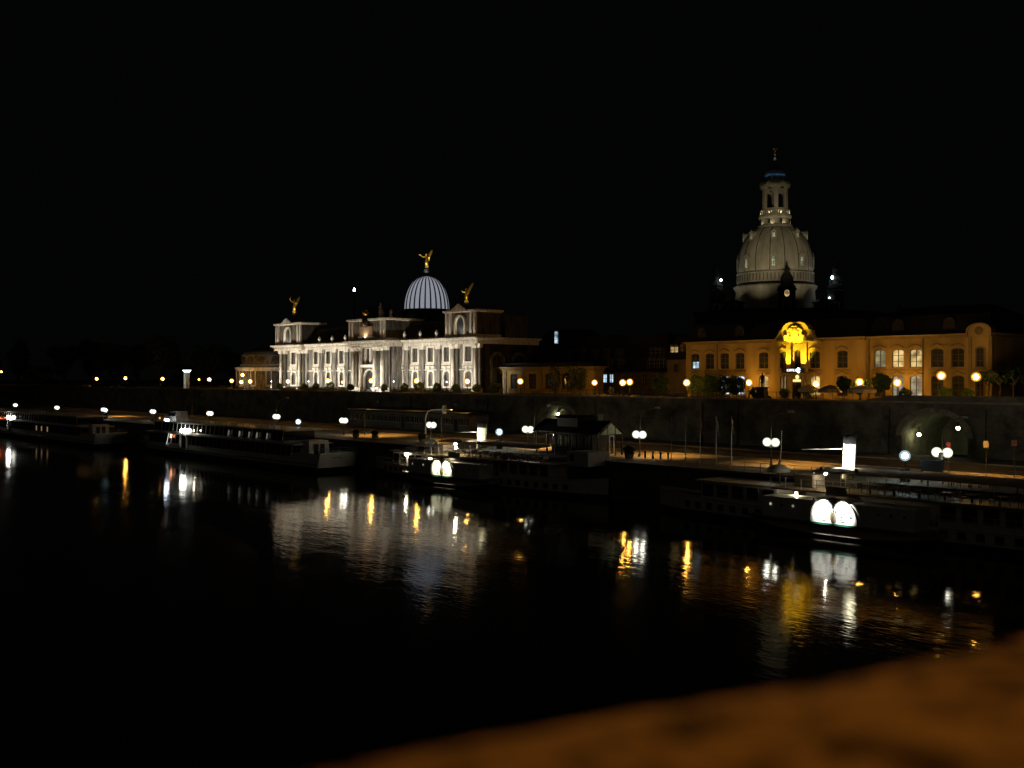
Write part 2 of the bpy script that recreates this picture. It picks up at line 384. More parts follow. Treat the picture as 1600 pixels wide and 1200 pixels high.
# ================================================================ academy of arts
AV = 146.0; AC = sx(590, AV)
ac = thing('art_academy', 'floodlit pale sandstone art academy with columns, attic towers and ribbed glass dome', 'building', AC, AV, TZ)
def ax(px, v=AV): return sx(px, v)-AC
XL, XR = ax(437), ax(753)
up = [ax(p) for p in (459, 494, 513.5, 534, 625.5, 649, 673, 698, 732)]
pav = {0, 8}
ops = []
for i, x in enumerate(up):
    w_ = 2.3 if i in pav else 1.95
    ops += [(x-w_/2, x+w_/2, 6.9, 10.15, .001), (x-w_/2+.1, x+w_/2-.1, 1.3, 4.75, .75)]
b = MB(); wall_open(b, XL, XR, 0, 10.7, 0, .55, ops); b.obj('wall', M['stone_mid'], ac)
b = MB(); b.box(XL, XR, .56, 17, 0, 10.7); b.obj('side_wall', M['church_dark'], ac)  # same stone as the front, coloured darker for the unlit side
for i, x in enumerate(up):
    w_ = 2.3 if i in pav else 1.95
    window(ac, x, .42, 6.9, w_, 3.25, 'curtain', 0, 2, 3, 'wood', 'stone_light', .62 if i in pav else .5, .22)
    window(ac, x, .42, 1.3, w_-.2, 3.45, 'curtain', .75, 2, 3, 'wood', 'stone_light', .55, .18)
    # bright panel between the storeys and hood with keystone
    b = MB(); b.box(x-w_/2-.6, x+w_/2+.6, -.32, -.005, 5.35, 5.95); b.box(x-.3, x+.3, -.6, -.32, 5.05, 5.75)
    b.box(x-w_/2-.75, x+w_/2+.75, -.5, -.1, 10.85, 11.05) if False else None
    b.obj('apron_panel', M['stone_light'], ac)
def pilaster(x, y, w, d, h, m='stone_mid'):
    b = MB(); b.box(x-w/2, x+w/2, y-d, y-.004, 1.0, h-.9); o = b.obj('pilaster', M[m], ac)
    c = MB(); c.box(x-w/2-.12, x+w/2+.12, y-d-.12, y-.004, 0, 1.0); c.obj('pedestal', M['stone_light'], o)
    c = MB(); c.taper(x-w/2-.22, x+w/2+.22, y-d-.22, y-.004, h-.9, h, -.12, 0); c.obj('capital', M['stone_light'], o)
def column(x, y, r, h, m='stone_light'):
    b = MB(); b.lathe([(r*1.0, 1.2), (r*.98, 4), (r*.84, h-1.0)], 12, (x, y)); o = b.obj('column', M[m], ac, True)
    c = MB(); c.box(x-r*1.4, x+r*1.4, y-r*1.4, y+r*1.4, 0, .95); c.lathe([(r*1.3, .95), (r*1.25, 1.1), (r, 1.2)], 12, (x, y)); c.obj('pedestal', M['stone_light'], o)
    c = MB(); c.lathe([(r*.84, h-1.0), (r*1.0, h-.6), (r*1.3, h-.2)], 10, (x, y)); c.box(x-r*1.35, x+r*1.35, y-r*1.35, y+r*1.35, h-.2, h); c.obj('capital', M['stone_light'], o)
for p in (480, 503.5, 524, 543, 614, 637, 661, 686): pilaster(ax(p), 0, 1.25, .35, 10.7, 'stone_mid')
for p in (441, 447.5, 470, 476): pilaster(ax(p), 0, .95, .55, 10.7, 'stone_dark')
for p in (709, 716, 744, 751): pilaster(ax(p), 0, .95, .6, 10.7, 'stone_dark')
for p in (444, 473, 712.5, 748): column(ax(p), -1.0, .42, 10.7, 'stone_light')
b = MB(); b.box(XL-.1, XR+.1, -.5, -.003, 0, .9); b.obj('plinth', M['stone_dark'], ac)
b = MB(); b.box(XL-.1, XR+.1, -.22, -.004, 4.95, 5.2); b.obj('string_course', M['stone_light'], ac)
# entablature, breaking forward over the pavilions and the portico
PXL, PXR = ax(549, 142.3), ax(609, 142.3); PY = -3.7
def entab(x0, x1, y0, nm='cornice'):
    b = MB(); b.box(x0, x1, y0-.25, 16.9, 10.702, 11.25); b.box(x0+.0, x1, y0-.18, 16.8, 11.25, 11.62)
    b.taper(x0-.75, x1+.75, y0-1.05, 17.2, 12.15, 11.85, 0, 0); b.box(x0-.4, x1+.4, y0-.65, 17.0, 11.62, 11.85)
    o = b.obj(nm, M['stone_light'], ac)
    d = MB(); n = int((x1-x0)/.7)
    for i in range(n): d.box(x0+(i+.2)*(x1-x0)/n, x0+(i+.65)*(x1-x0)/n, y0-.42, y0-.19, 11.38, 11.6)
    d.obj('dentil_row', M['stone_light'], o)
entab(ax(479)+.1, PXL-.9, -.3); entab(PXR+.9, ax(705)-.1, -.3)
entab(XL-.3, ax(479), -1.4); entab(ax(705), XR+.4, -1.4); entab(PXL-.1, PXR+.1, PY-1.0)
# portico
b = MB(); cxp = (PXL+PXR)/2; wall_open(b, PXL, PXR, 0, 10.7, PY, .8, [(cxp-2.3, cxp+2.3, .4, 5.2, 2.2), (cxp-2.2, cxp+2.2, 6.6, 10.3, .001)])
b.box(PXL, PXR, PY+.81, -.01, 0, 10.7); b.obj('portico_wall', M['stone_mid'], ac)
for k in (-1, 1): window(ac, cxp+k*1.15, PY+.6, 6.6, 1.75, 3.7, 'glass', 0, 1, 3, 'wood', 'stone_light', .22, .3)
dr = MB(); dr.prism(arch_pts(4.4, 4.8, 2.2, 10, cxp, .4), PY+.5, PY+.6); dr = dr.obj('door', M['glass'], ac)
f = MB(); ring(f, 4.2, 4.7, 2.1, .3, PY-.35, PY+.1, 10, cxp, .4, False); f.obj('surround', M['stone_light'], dr)
f = MB(); f.box(cxp-.1, cxp+.1, PY+.38, PY+.5, .4, 5.0); f.box(cxp-2.1, cxp+2.1, PY+.38, PY+.5, 3.0, 3.2); f.obj('frame', M['wood'], dr)
f = MB(); f.box(cxp-2.6, cxp+2.6, PY-1.1, PY-.01, 5.75, 6.4); f.obj('balcony', M['white'], ac)
for k in (-1, 1):
    for q in (2.95, 4.45, 6.0): column(cxp+k*q, PY-.75, .5, 10.7, 'stone_mid' if q == 4.45 else 'stone_light')
    pilaster(cxp+k*7.2, PY, .8, .4, 10.7, 'stone_dark')
# attic storeys
def attic(x0, x1, y0, y1, zt, gable):
    xm = (x0+x1)/2
    c = MB(); c.box(x1+.004, x1+.06, y0+.1, y1, 12.76, zt-.71); c.obj('attic_shade_plate', M['stone_dark'], ac)  # added dark plate, shade on the unlit attic side put into colour
    b = MB(); b.box(x0, x1, y0, y1, 12.152, zt-.7); o = b.obj('attic', M['stone_mid'], ac)
    c = MB(); c.taper(x0-.25, x1+.25, y0-.25, y1+.25, zt-.7, zt-.45, -.3, -.3); c.box(x0-.6, x1+.6, y0-.6, y1+.6, zt-.45, zt-.1); c.obj('cornice', M['stone_light'], o)
    c = MB(); c.box(x0-.2, x1+.2, y0-.2, y1+.2, 12.153, 12.75); c.obj('plinth', M['stone_light'], o)
    for q in (x0+.45, x0+1.7, x1-1.7, x1-.45):
        c = MB(); c.box(q-.32, q+.32, y0-.38, y0-.004, 12.75, zt-.7); c.obj('pilaster', M['stone_light'], o)
    if gable:
        c = MB(); c.prism([(xm-2.6, zt-.45), (xm+2.6, zt-.45), (xm+2.6, zt-.1), (xm, zt+1.25), (xm-2.6, zt-.1)], y0-.95, y0-.61); c.obj('gable', M['stone_light'], o)
        c = MB(); c.prism(arch_pts(2.9, 3.9, 1.45, 10, xm, 12.8), y0-.05, y0-.004); n_ = c.obj('niche', M['glass'], o)
        c = MB(); ring(c, 2.9, 3.9, 1.45, .42, y0-.55, y0-.003, 10, xm, 12.8, False); c.obj('arch_moulding', M['stone_light'], o)
    return o
attic(ax(438), ax(478), -1.3, 5.5, 18.3, True)
attic(ax(704), ax(752), -1.3, 5.5, 18.3, True)
ca = attic(PXL+.4, PXR-.4, PY-.8, 6, 17.6, False)
c = MB(); c.box(cxp-2.6, cxp+2.6, PY-1.3, PY-.81, 13.2, 15.6); c.obj('inscription_panel', mat('panel_stone', (.42, .28, .17), .85, .3, 2), ca)
c = MB(); c.box(cxp-3.1, cxp+3.1, PY-1.45, PY-.82, 12.8, 13.2); c.obj('panel_sill', M['stone_light'], ca)
# cartouche with gilded shield and crown
c = MB(); c.lathe([(.1, 0), (.8, .5), (1.05, 1.4), (.85, 2.3), (.2, 2.8)], 12); c = c.obj('shield', M['bronze'], ca, True, (cxp, PY-1.2, 15.2))
d = MB(); d.ball((0, -.75, 1.3), .5, 10, 6, 1.6, .5); d.obj('shield_boss', M['gold'], c, True)
d = MB(); d.lathe([(.5, 3.0), (.75, 3.5), (.4, 3.7)], 10)
for k in range(6): a = k*PI/3; d.tube((.7*math.cos(a), .7*math.sin(a), 3.4), (.75*math.cos(a), .75*math.sin(a), 4.2), .12, .03, 5)
d.ball((0, 0, 4.2), .25); d.obj('crown', M['gold'], c, True)
# mansard roofs with ridge cresting, gilded gutter and stone urns
def mansard(x0, x1):
    b = MB(); b.xprism([(-.2, 12.152), (16.5, 12.152), (16.5, 13), (13.5, 16), (3.4, 16), (.2, 12.9)], x0, x1); o = b.obj('roof', M['lead'], ac)
    n = int((x1-x0)/1.4)
    c = MB()
    for i in range(n+1):
        q = x0+(x1-x0)*i/n; c.tube((q, .15, 12.95), (q, 3.35, 16.05), .05, .05, 4)
    c.obj('roof_rib', M['slate'], o)
    c = MB(); c.box(x0, x1, 3.3, 3.7, 15.75, 16.02)
    for i in range(int((x1-x0)/.6)): c.box(x0+i*.6, x0+i*.6+.25, 3.45, 3.52, 16.02, 16.5)
    c.obj('ridge_cresting', M['copper'], o)
    c = MB(); c.box(x0, x1, -1.0, -.5, 12.16, 12.45); c.obj('gilded_gutter', mat('gilt_gutter', (.5, .38, .10), .5, .25, 3), o)
mansard(ax(478.5), PXL+.3); mansard(PXR-.3, ax(703.5))
um = MB().lathe([(.45, 0), (.45, .5), (.3, .55), (.2, .7), (.42, 1.1), (.45, 1.4), (.2, 1.7), (.22, 1.8), (.05, 2.1)], 10)
um = um.mesh('urn', M['stone_light'], True)
for p in (501.5, 521.5, 542, 634.5, 659, 684.5): place('urn', um, ac, (ax(p), -.45, 12.2))
# glass dome
DC = sx(666.5, 174.0)-AC; DY = 174-AV; RG = 6.35; zg0, zg1 = zz(484, 666, 174)-TZ, zz(431.5, 666, 174)-TZ
drum = MB(); drum.box(DC-15, DC+13, 17.2, DY+10, 0, 17.0); drum.lathe([(8.6, 16), (8.4, 17.6), (7.3, 18.2), (6.9, zg0-.5), (6.6, zg0)], 40, (DC, DY)); dr_ = drum.obj('dome_drum', M['lead'], ac)
for a in (-.65, .15):
    q = -PI/2+.1+a; c = MB(); c.box(-.9, .9, -.3, .3, 0, .9); place('skylight', c.mesh('skylight', M['room_dim']), dr_, (DC+8.0*math.cos(q), DY+8.0*math.sin(q), 18.3), (0, 0, q+PI/2))
mg = bpy.data.materials.new('dome_glass'); mg.use_nodes = True; nb = mg.node_tree.nodes['Principled BSDF']
nb.inputs['Base Color'].default_value = (.3, .33, .4, 1); nb.inputs['Roughness'].default_value = .3
nb.inputs['Emission Color'].default_value = (.68, .72, .84, 1); nb.inputs['Emission Strength'].default_value = .36
M['domeglass'] = mg
def dprof(t): return RG*math.cos(t*PI/2)**.86, zg0+(zg1-zg0)*math.sin(t*PI/2)**1.05
NP = 26; NR = 9
gl = MB()
for i in range(NP):
    a0 = 2*PI*i/NP+.014; a1 = 2*PI*(i+1)/NP-.014; a2 = (a0+a1)/2
    g_ = MB()
    for k in range(NR):
        r0, z0 = dprof(k/NR*.93); r1, z1 = dprof((k+.98)/NR*.93)
        P = lambda r, a, z: (DC+r*math.cos(a), DY+r*math.sin(a), z)
        g_.add([P(r0, a0, z0), P(r0*1.015, a2, z0), P(r0, a1, z0), P(r1, a1, z1), P(r1*1.015, a2, z1), P(r1, a0, z1)], [(0, 1, 4, 5), (1, 2, 3, 4)])
    g_.obj('dome_pane', mg, ac)
    rb = MB(); pts = [(DC+(dprof(k/14*.96)[0]+.05)*math.cos(a0-.014), DY+(dprof(k/14*.96)[0]+.05)*math.sin(a0-.014), dprof(k/14*.96)[1]) for k in range(15)]
    rb.path(pts, .24, 5, .12); rb.obj('dome_rib', M['iron'], ac)
c = MB(); r_, z_ = dprof(.88)
c.lathe([(RG*.22, z_), (RG*.2, zg1), (.9, zg1+.3), (.8, zg1+.9), (.9, zg1+1.3)], 16, (DC, DY)); c.obj('dome_cap', M['iron'], ac)
c = MB()
for k in range(NP):
    a = 2*PI*(k+.5)/NP; c.prism([(-.5, 0), (.5, 0), (0, .7)], -.1, .1)
# rear octagonal dome, dark
D2 = ax(603, 176); c = MB()
c.lathe([(6.2, 14), (6.2, 16.6), (6.4, 16.9), (6.2, 18.2), (5.6, 20.2), (4.6, 22.0), (3.6, 23.2), (3.7, 23.3), (3.7, 23.7), (3.2, 23.8)], 8, (D2, 28), PI/8); o = c.obj('octagonal_dome', M['slate'], ac)
c = MB()
for k in range(8):
    a = k*PI/4+PI/8; c.path([(D2+r*math.cos(a), 28+r*math.sin(a), z) for r, z in ((6.3, 17), (5.7, 20.2), (4.7, 22), (3.7, 23.2))], .14, 5)
c.obj('dome_rib', M['copper'], o)
# side elevation away from the floodlights, its shade put into darker stone
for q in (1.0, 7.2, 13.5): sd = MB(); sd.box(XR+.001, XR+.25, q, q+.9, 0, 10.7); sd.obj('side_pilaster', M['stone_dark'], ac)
for q in (4.2, 10.8):
    o = window(ac, XR+.02, q, 2.0, 3.2, 6.5, 'glass', 1.6, 2, 4, 'wood', 'stone_mid', .5, .2); o.rotation_euler = (0, 0, PI/2)
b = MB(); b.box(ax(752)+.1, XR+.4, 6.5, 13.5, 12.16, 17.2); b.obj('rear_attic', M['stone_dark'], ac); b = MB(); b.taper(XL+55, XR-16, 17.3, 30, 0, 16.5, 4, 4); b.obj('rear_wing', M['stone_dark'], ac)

# gilded angels
def angel(name, label, s, v, z, h, pose, ped):
    t = thing(name, label, 'statue', s, v, z, -TH+.1)
    k = h/4.6
    b = MB(); b.lathe([(.75*k, -ped), (.55*k, -ped+.3), (.5*k, -.45), (.7*k, -.3), (.6*k, 0)], 10); b.obj('pedestal', M['iron'], t)
    bd = MB()
    if ped > 1: bd.ball((-.25*k, -.2, .3*k), .32*k, 8, 6); bd.ball((.3*k, -.1, .3*k), .36*k, 8, 6)
    z0 = .4*k
    bd.path([(.25*k, 0, z0), (.1*k, .05, z0+1.1*k), (-.05*k, 0, z0+1.9*k)], .22*k, 7); bd.path([(-.15*k, -.1, z0), (-.15*k, 0, z0+1.0*k), (-.1*k, 0, z0+1.8*k)], .2*k, 7)
    bd.lathe([(.42*k, z0+.5*k), (.5*k, z0+1.2*k), (.36*k, z0+1.9*k), (.3*k, z0+2.1*k), (.38*k, z0+2.6*k), (.28*k, z0+2.95*k), (.12*k, z0+3.0*k)], 9, (0, 0))
    bd.ball((-.08*k, -.05, z0+3.3*k), .24*k, 8, 6, 1.15)
    if pose == 0:
        bd.path([(-.3*k, 0, z0+2.8*k), (-.9*k, -.1, z0+2.6*k), (-1.5*k, -.2, z0+3.1*k), (-2.0*k, -.2, z0+3.3*k)], .15*k, 6, .07*k)
        bd.path([(.3*k, 0, z0+2.8*k), (.8*k, -.2, z0+2.3*k), (.7*k, -.5, z0+1.7*k)], .14*k, 6, .08*k)
    elif pose == 1:
        bd.path([(-.3*k, 0, z0+2.7*k), (-1.0*k, 0, z0+3.0*k), (-1.3*k, 0, z0+3.7*k), (-1.0*k, 0, z0+4.3*k)], .15*k, 6, .08*k)
        bd.path([(.3*k, 0, z0+2.8*k), (.7*k, -.3, z0+2.2*k)], .14*k, 6)
    else:
        bd.path([(-.3*k, 0, z0+2.5*k), (-.9*k, 0, z0+2.4*k), (-1.4*k, 0, z0+2.9*k)], .15*k, 6, .07*k)
        bd.path([(.3*k, 0, z0+2.8*k), (.6*k, -.3, z0+2.0*k)], .14*k, 6)
    bd.obj('figure', M['gold'], t, True)
    wg = MB()
    top = {0: (1.55, 4.9), 1: (1.6, 4.7), 2: (2.0, 5.4)}[pose]
    for yy in (.35, .65):
        wg.prism([(.05*k, z0+1.6*k), (.5*k, z0+1.7*k), (top[0]*k*.8, z0+(top[1]-1.5)*k), (top[0]*k, (top[1])*k), (top[0]*k*.8, top[1]*k), (.35*k, z0+3.2*k)], yy*k, yy*k+.16*k)
    wg.obj('wing', M['gold'], t)
    return t
an = angel('gilded_angel', 'golden winged angel on one arm raised atop the glass dome', DC+AC, 174, TZ+zg1+1.9, 5.0, 0, .9)
spot(an, (-1, -7, -3), (0, 0, 2.5), 9000, (1, .9, .7), 45)
an = angel('gilded_angel', 'golden winged figure with both arms up on the farther attic tower', ax(463)+AC, AV-.6, zz(489, 463, AV), 4.3, 1, 1.4)
spot(an, (0, -4, -1.5), (0, 0, 2.5), 1500, (1, .9, .7), 60)
an = angel('gilded_angel', 'golden figure with tall upright wing on the nearer attic tower', ax(732)+AC, AV-.6, zz(473, 732, AV), 3.7, 2, 1.4)
spot(an, (0, -4, -1.5), (0, 0, 2.5), 900, (1, .9, .7), 60)
st = thing('stone_figure', 'pale stone standing figure on the central attic of the academy', 'statue', AC+PXR-4.5, AV+PY+.5, TZ+17.5)
b = MB(); b.lathe([(.6, 0), (.6, .4), (.45, .5), (.5, 1.5), (.35, 2.2), (.45, 2.7), (.15, 3.0), (.24, 3.25), (.2, 3.6), (.03, 3.7)], 9); b.path([(.4, 0, 2.6), (.7, -.2, 1.8)], .13, 5); b.obj('figure', M['stone_light'], st, True)
for k, dx in enumerate((2.2, 5.6)):
    place('urn', um, ac, (PXR-dx+1.5, PY+.8, 17.5))
# floodlights in front of the academy
def floodlight(s, v, z, aim, power, col, label, group, ang=110, size=.35):
    t = thing('floodlight', label, 'floodlight', s, v, z, 0, group)
    b = MB(); b.box(-size, size, -.2, .2, .0, .12); b.tube((-size, 0, .05), (-size, 0, .5), .03); b.tube((size, 0, .05), (size, 0, .5), .03); b.obj('bracket', M['iron'], t)
    b = MB(); b.taper(-size*.9, size*.9, -.22, .1, .25, .62, .05, .05); b.obj('housing', M['iron'], t)
    spot(t, (0, .15, .75), aim, power, col, ang, .8, .15); return t
for i in range(9):
    x = XL+2+(XR-XL-4)*i/8
    floodlight(AC+x, 134.0 if i != 4 else 132.5, TZ, (2.0 if i < 6 else -1.5, 12, 6.0), 7600 if i != 4 else 4500, (1, .94, .83), f'{ORD[i]} low black floodlight aimed at the academy front, counted from the rotunda', 'academy floodlights', 115 if i < 7 else 84)
for (x, y, tx, ty) in ((ax(457), -2.4, 0, 5),(ax(730), -2.4, 0, 5)):
    floodlight(AC+x, AV+y, TZ+12.3, (0, 3, 4.0), 260, (1, .88, .66), ('farther' if x < 0 else 'nearer')+' small floodlight on the academy cornice below an attic tower', 'attic floodlights', 140, .2)
floodlight(AC+cxp, AV+PY-2.0, TZ+12.3, (0, 3, 4.0), 200, (1, .88, .66), 'small floodlight on the academy portico cornice below the shield', None, 140, .2)
# ================================================================ rotunda at the far end of the academy
rv = 152; rc = sx(416, rv); rt = thing('rotunda', 'small round pavilion with grey dome and oculus beside the academy', 'building', rc, rv, TZ)
def rz_(py): return zz(py, 416, rv)-TZ
b = MB(); b.lathe([(8.3, 0), (8.3, rz_(579))], 32); b.obj('wall', M['stone_mid'], rt)
b = MB(); b.lathe([(8.35, rz_(580)), (8.7, rz_(578)), (9.2, rz_(575)), (9.1, rz_(574)), (7.6, rz_(573)), (7.5, rz_(570)), (7.2, rz_(569))], 32); b.obj('cornice', M['stone_light'], rt)
b = MB(); b.lathe([(6.9, rz_(571)), (6.9, rz_(557)), (7.2, rz_(556)), (7.2, rz_(555))], 32); b.obj('attic', M['stone_mid'], rt)
b = MB(); b.lathe([(7.0, rz_(555.5)), (6.2, rz_(550)), (4.4, rz_(546)), (2, rz_(544)), (1, rz_(543)), (.9, rz_(540)), (.3, rz_(537))], 32); b.obj('dome', M['copper'], rt, True)
for k in range(12):
    a = -PI/2+(k-6)*PI/6+.1
    pos = (8.32*math.cos(a), 8.32*math.sin(a))
    o = window(rt, pos[0]*1.012, pos[1]*1.012, 1.2, 1.2, 4.0, 'curtain', 0, 2, 3, 'wood', 'stone_light', .25, -.1); o.rotation_euler = (0, 0, a+PI/2)
    c = MB(); c.lathe([(.6, 0), (.65, .35), (.42, .35)], 12); c.lathe([(.42, .2), (.05, .21)], 12); o = c.obj('oculus', M['stone_dark'], rt, False); o.location = (6.9*math.cos(a+.26), 6.9*math.sin(a+.26), rz_(562)); o.rotation_euler = (PI/2, 0, a+.26+PI/2); o.scale = (1.5, 1.5, 1)
floodlight(rc+3, 139, TZ, (0, 8, 6), 480, (1, .88, .66), 'low black floodlight on the terrace aimed at the rotunda', None, 110)

# ================================================================ low exhibition pavilion, lamplit
pv = 151; P0 = sx(764, pv); PE = sx(927, pv)-P0
pvn = thing('exhibition_pavilion', 'low sandstone pavilion with tall windows between the academy and the mansard house', 'building', P0, pv, TZ)
pz = zz(573, 850, pv)-TZ
xs = [sx(p, pv)-P0 for p in (780, 803, 832, 858, 884)]
b = MB(); wall_open(b, 0, PE, 0, pz-.9, 0, .5, [(x-1.1, x+1.1, .9, pz-1.5, .001) for x in xs]); b.box(0, PE, .51, 3, 0, pz-.9); b.obj('wall', M['plaster_y'], pvn)
for x in xs: window(pvn, x, .4, .9, 2.2, pz-2.4, 'glass', 0, 2, 4, 'wood', 'stone_mid', .3, -.1)
x = sx(908, pv)-P0; o = window(pvn, x, -.04, .9, 1.4, 3.4, 'glass', 0, 2, 3, 'wood', 'plaster_t', .35, -.1)
b = MB(); b.prism([(x-1.5, 4.8), (x+1.5, 4.8), (x, 5.7)], -.4, -.003); b.obj('gable', M['plaster_t'], pvn)
b = MB(); b.box(-.2, PE+.3, -.25, 3.2, pz-.898, pz-.3); b.taper(-.6, PE+.7, -.7, 3.6, pz-.3, pz, -.1, -.1); b.obj('cornice', M['plaster_t'], pvn)
b = MB(); b.taper(.3, PE-.3, .3, 2.8, pz+.002, pz+.9, 1, 1); b.obj('roof', M['lead'], pvn)
for p in (790, 818, 845, 871, 896): 
    x = sx(p, pv)-P0; c = MB(); c.box(x-.4, x+.4, -.22, -.004, 0, pz-.9); c.obj('pilaster', M['plaster_g'], pvn)

# ================================================================ dark block with a cool lit window
dv = 196; s_ = sx(838, dv); db = thing('dark_block', 'unlit tall roof block with one cool white arched window', 'building', s_, dv, 3)
we = sx(893, dv)-s_; zt = zz(517, 870, dv)-3
b = MB(); b.box(0, we, 0, 14, 0, zt-3); b.obj('wall', M['stone_dark'], db)
b = MB(); b.taper(-.3, we+.3, -.3, 14.3, zt-3+.002, zt+.5, 3, 3); b.obj('roof', M['slate'], db)
dm = MB(); xw = sx(873, dv)-s_; z0 = zz(537, 873, dv)-3; hh = zz(517, 873, dv)-3-z0
dm.box(xw-1.3, xw+1.3, -.9, 3, z0-.4, z0+hh+.3); dm.obj('dormer', M['slate'], db)
window(db, xw, -1.0, z0, 1.25, hh-.1, 'room_c', .4, 2, 3, 'iron', None)

# ================================================================ mansard house between the pavilion and the palace
hv = 172; s_ = sx(888, hv); hs = thing('mansard_house', 'plain grey town house with a high tiled roof and rows of dormers', 'house', s_, hv, 3)
he = sx(1046, hv)-s_; ze = zz(581, 980, hv)-3; zr = zz(521, 980, hv)-3
b = MB(); b.box(0, he, 0, 16, 0, ze); b.obj('wall', M['plaster_g'], hs)
b = MB(); b.add([(-.4, -.4, ze), (he+.4, -.4, ze), (he+.4, 16.4, ze), (-.4, 16.4, ze), (1.0, 5, zr), (he-4.5, 5, zr), (he-4.5, 11, zr), (1, 11, zr)],
               [(0, 1, 5, 4), (1, 2, 6, 5), (2, 3, 7, 6), (3, 0, 4, 7), (4, 5, 6, 7), (0, 3, 2, 1)]); b.obj('roof', M['tile'], hs)
def dormer(par, x, y, z, w=1.1, h=1.6, g='glass'):
    d = MB(); d.box(x-w/2-.2, x+w/2+.2, y, y+2.6, z-.2, z+h+.1); d.prism([(x-w/2-.35, z+h+.1), (x+w/2+.35, z+h+.1), (x, z+h+.7)], y-.15, y+2.6)
    o = d.obj('dormer', M['plaster_t'], par); p = MB(); p.box(x-w/2, x+w/2, y-.06, y-.003, z, z+h); p.obj('pane', M[g], o)
    p = MB(); p.box(x-.05, x+.05, y-.1, y-.061, z, z+h); p.box(x-w/2, x+w/2, y-.1, y-.061, z+h*.6, z+h*.6+.08); p.obj('frame', M['white_wood'], o)
sl_ = (zr-ze)/5.4
for p in (884.5, 902, 921, 940, 959): x = sx(p, hv)-s_; dormer(hs, x, 1.3, ze+3.1)
for p in (951, 968, 1015, 1022, 1030, 1037): x = sx(p, hv)-s_; dormer(hs, x, .1, ze+.8)
for p in (1012, 1019, 1026): x = sx(p, hv)-s_; dormer(hs, x, 1.3, ze+3.1)
for p in (928, 946, 956, 975, 990, 1007, 1022): 
    x = sx(p, hv)-s_; window(hs, x, -.04, zz(598, p, hv)-3, 1.15, 1.9, 'room_c' if p in (946, 956) else 'glass', 0, 2, 2, 'white_wood', 'plaster_t', .18, -.2)

# ================================================================ small house left of the palace
kv = 160; s_ = sx(1043, kv); sh = thing('narrow_house', 'narrow lamplit house with steep dark roof next to the ochre palace', 'house', s_, kv, 3)
ke = sx(1074, kv)-s_; ze = zz(562, 1055, kv)-3
b = MB(); b.box(0, ke, 0, 10, 0, ze); b.obj('wall', M['plaster_g'], sh)
b = MB(); b.taper(-.3, ke+.3, -.3, 10.3, ze+.002, ze+5, .3, 3.5); b.obj('roof', M['slate'], sh)
window(sh, ke*.45, -.04, zz(582, 1058, kv)-3, 1.0, 1.7, 'glass', 0, 2, 2, 'wood', 'plaster_t', .15, -.2)
for k, q in enumerate((.12, .32, .62)): dormer(sh, ke*q, .8, ze+1.0, .7, 1.5, 'room_y' if k < 2 else 'glass')

# ================================================================ ochre palace on the terrace
SV = 140.0; SC = sx(1246, SV)
pl = thing('ochre_palace', 'long two-storey ochre palace with curved gable above a yellow floodlit entrance', 'building', SC, SV, TZ)
def px_(p, v=SV): return sx(p, v)-SC
EH = 9.3
X0, X1, X2, X3 = px_(1070), px_(1168), px_(1352), px_(1549)
upz, uph = 4.75, 2.6; loz, loh = .5, 3.1
blocks = [(X0, X1, .35, [1084, 1107, 1130, 1154], [1084, 1107, 1130, 1154]), (X1, X2, 0, [1193, 1224, 1246, 1273, 1316], [1193, 1224, 1273, 1316]), (X2, X3, .5, [1372, 1400, 1428, 1462, 1494, 1531], [1372, 1400, 1428, 1462, 1494, 1531])]
litu = {1372: 'room_dim', 1400: 'room_y', 1428: 'room_y'}; litl = {1193: 'room_y', 1224: 'room_dim', 1273: 'room_y', 1400: 'room_w', 1428: 'room_w', 1130: 'room_c', 1154: 'room_c'}
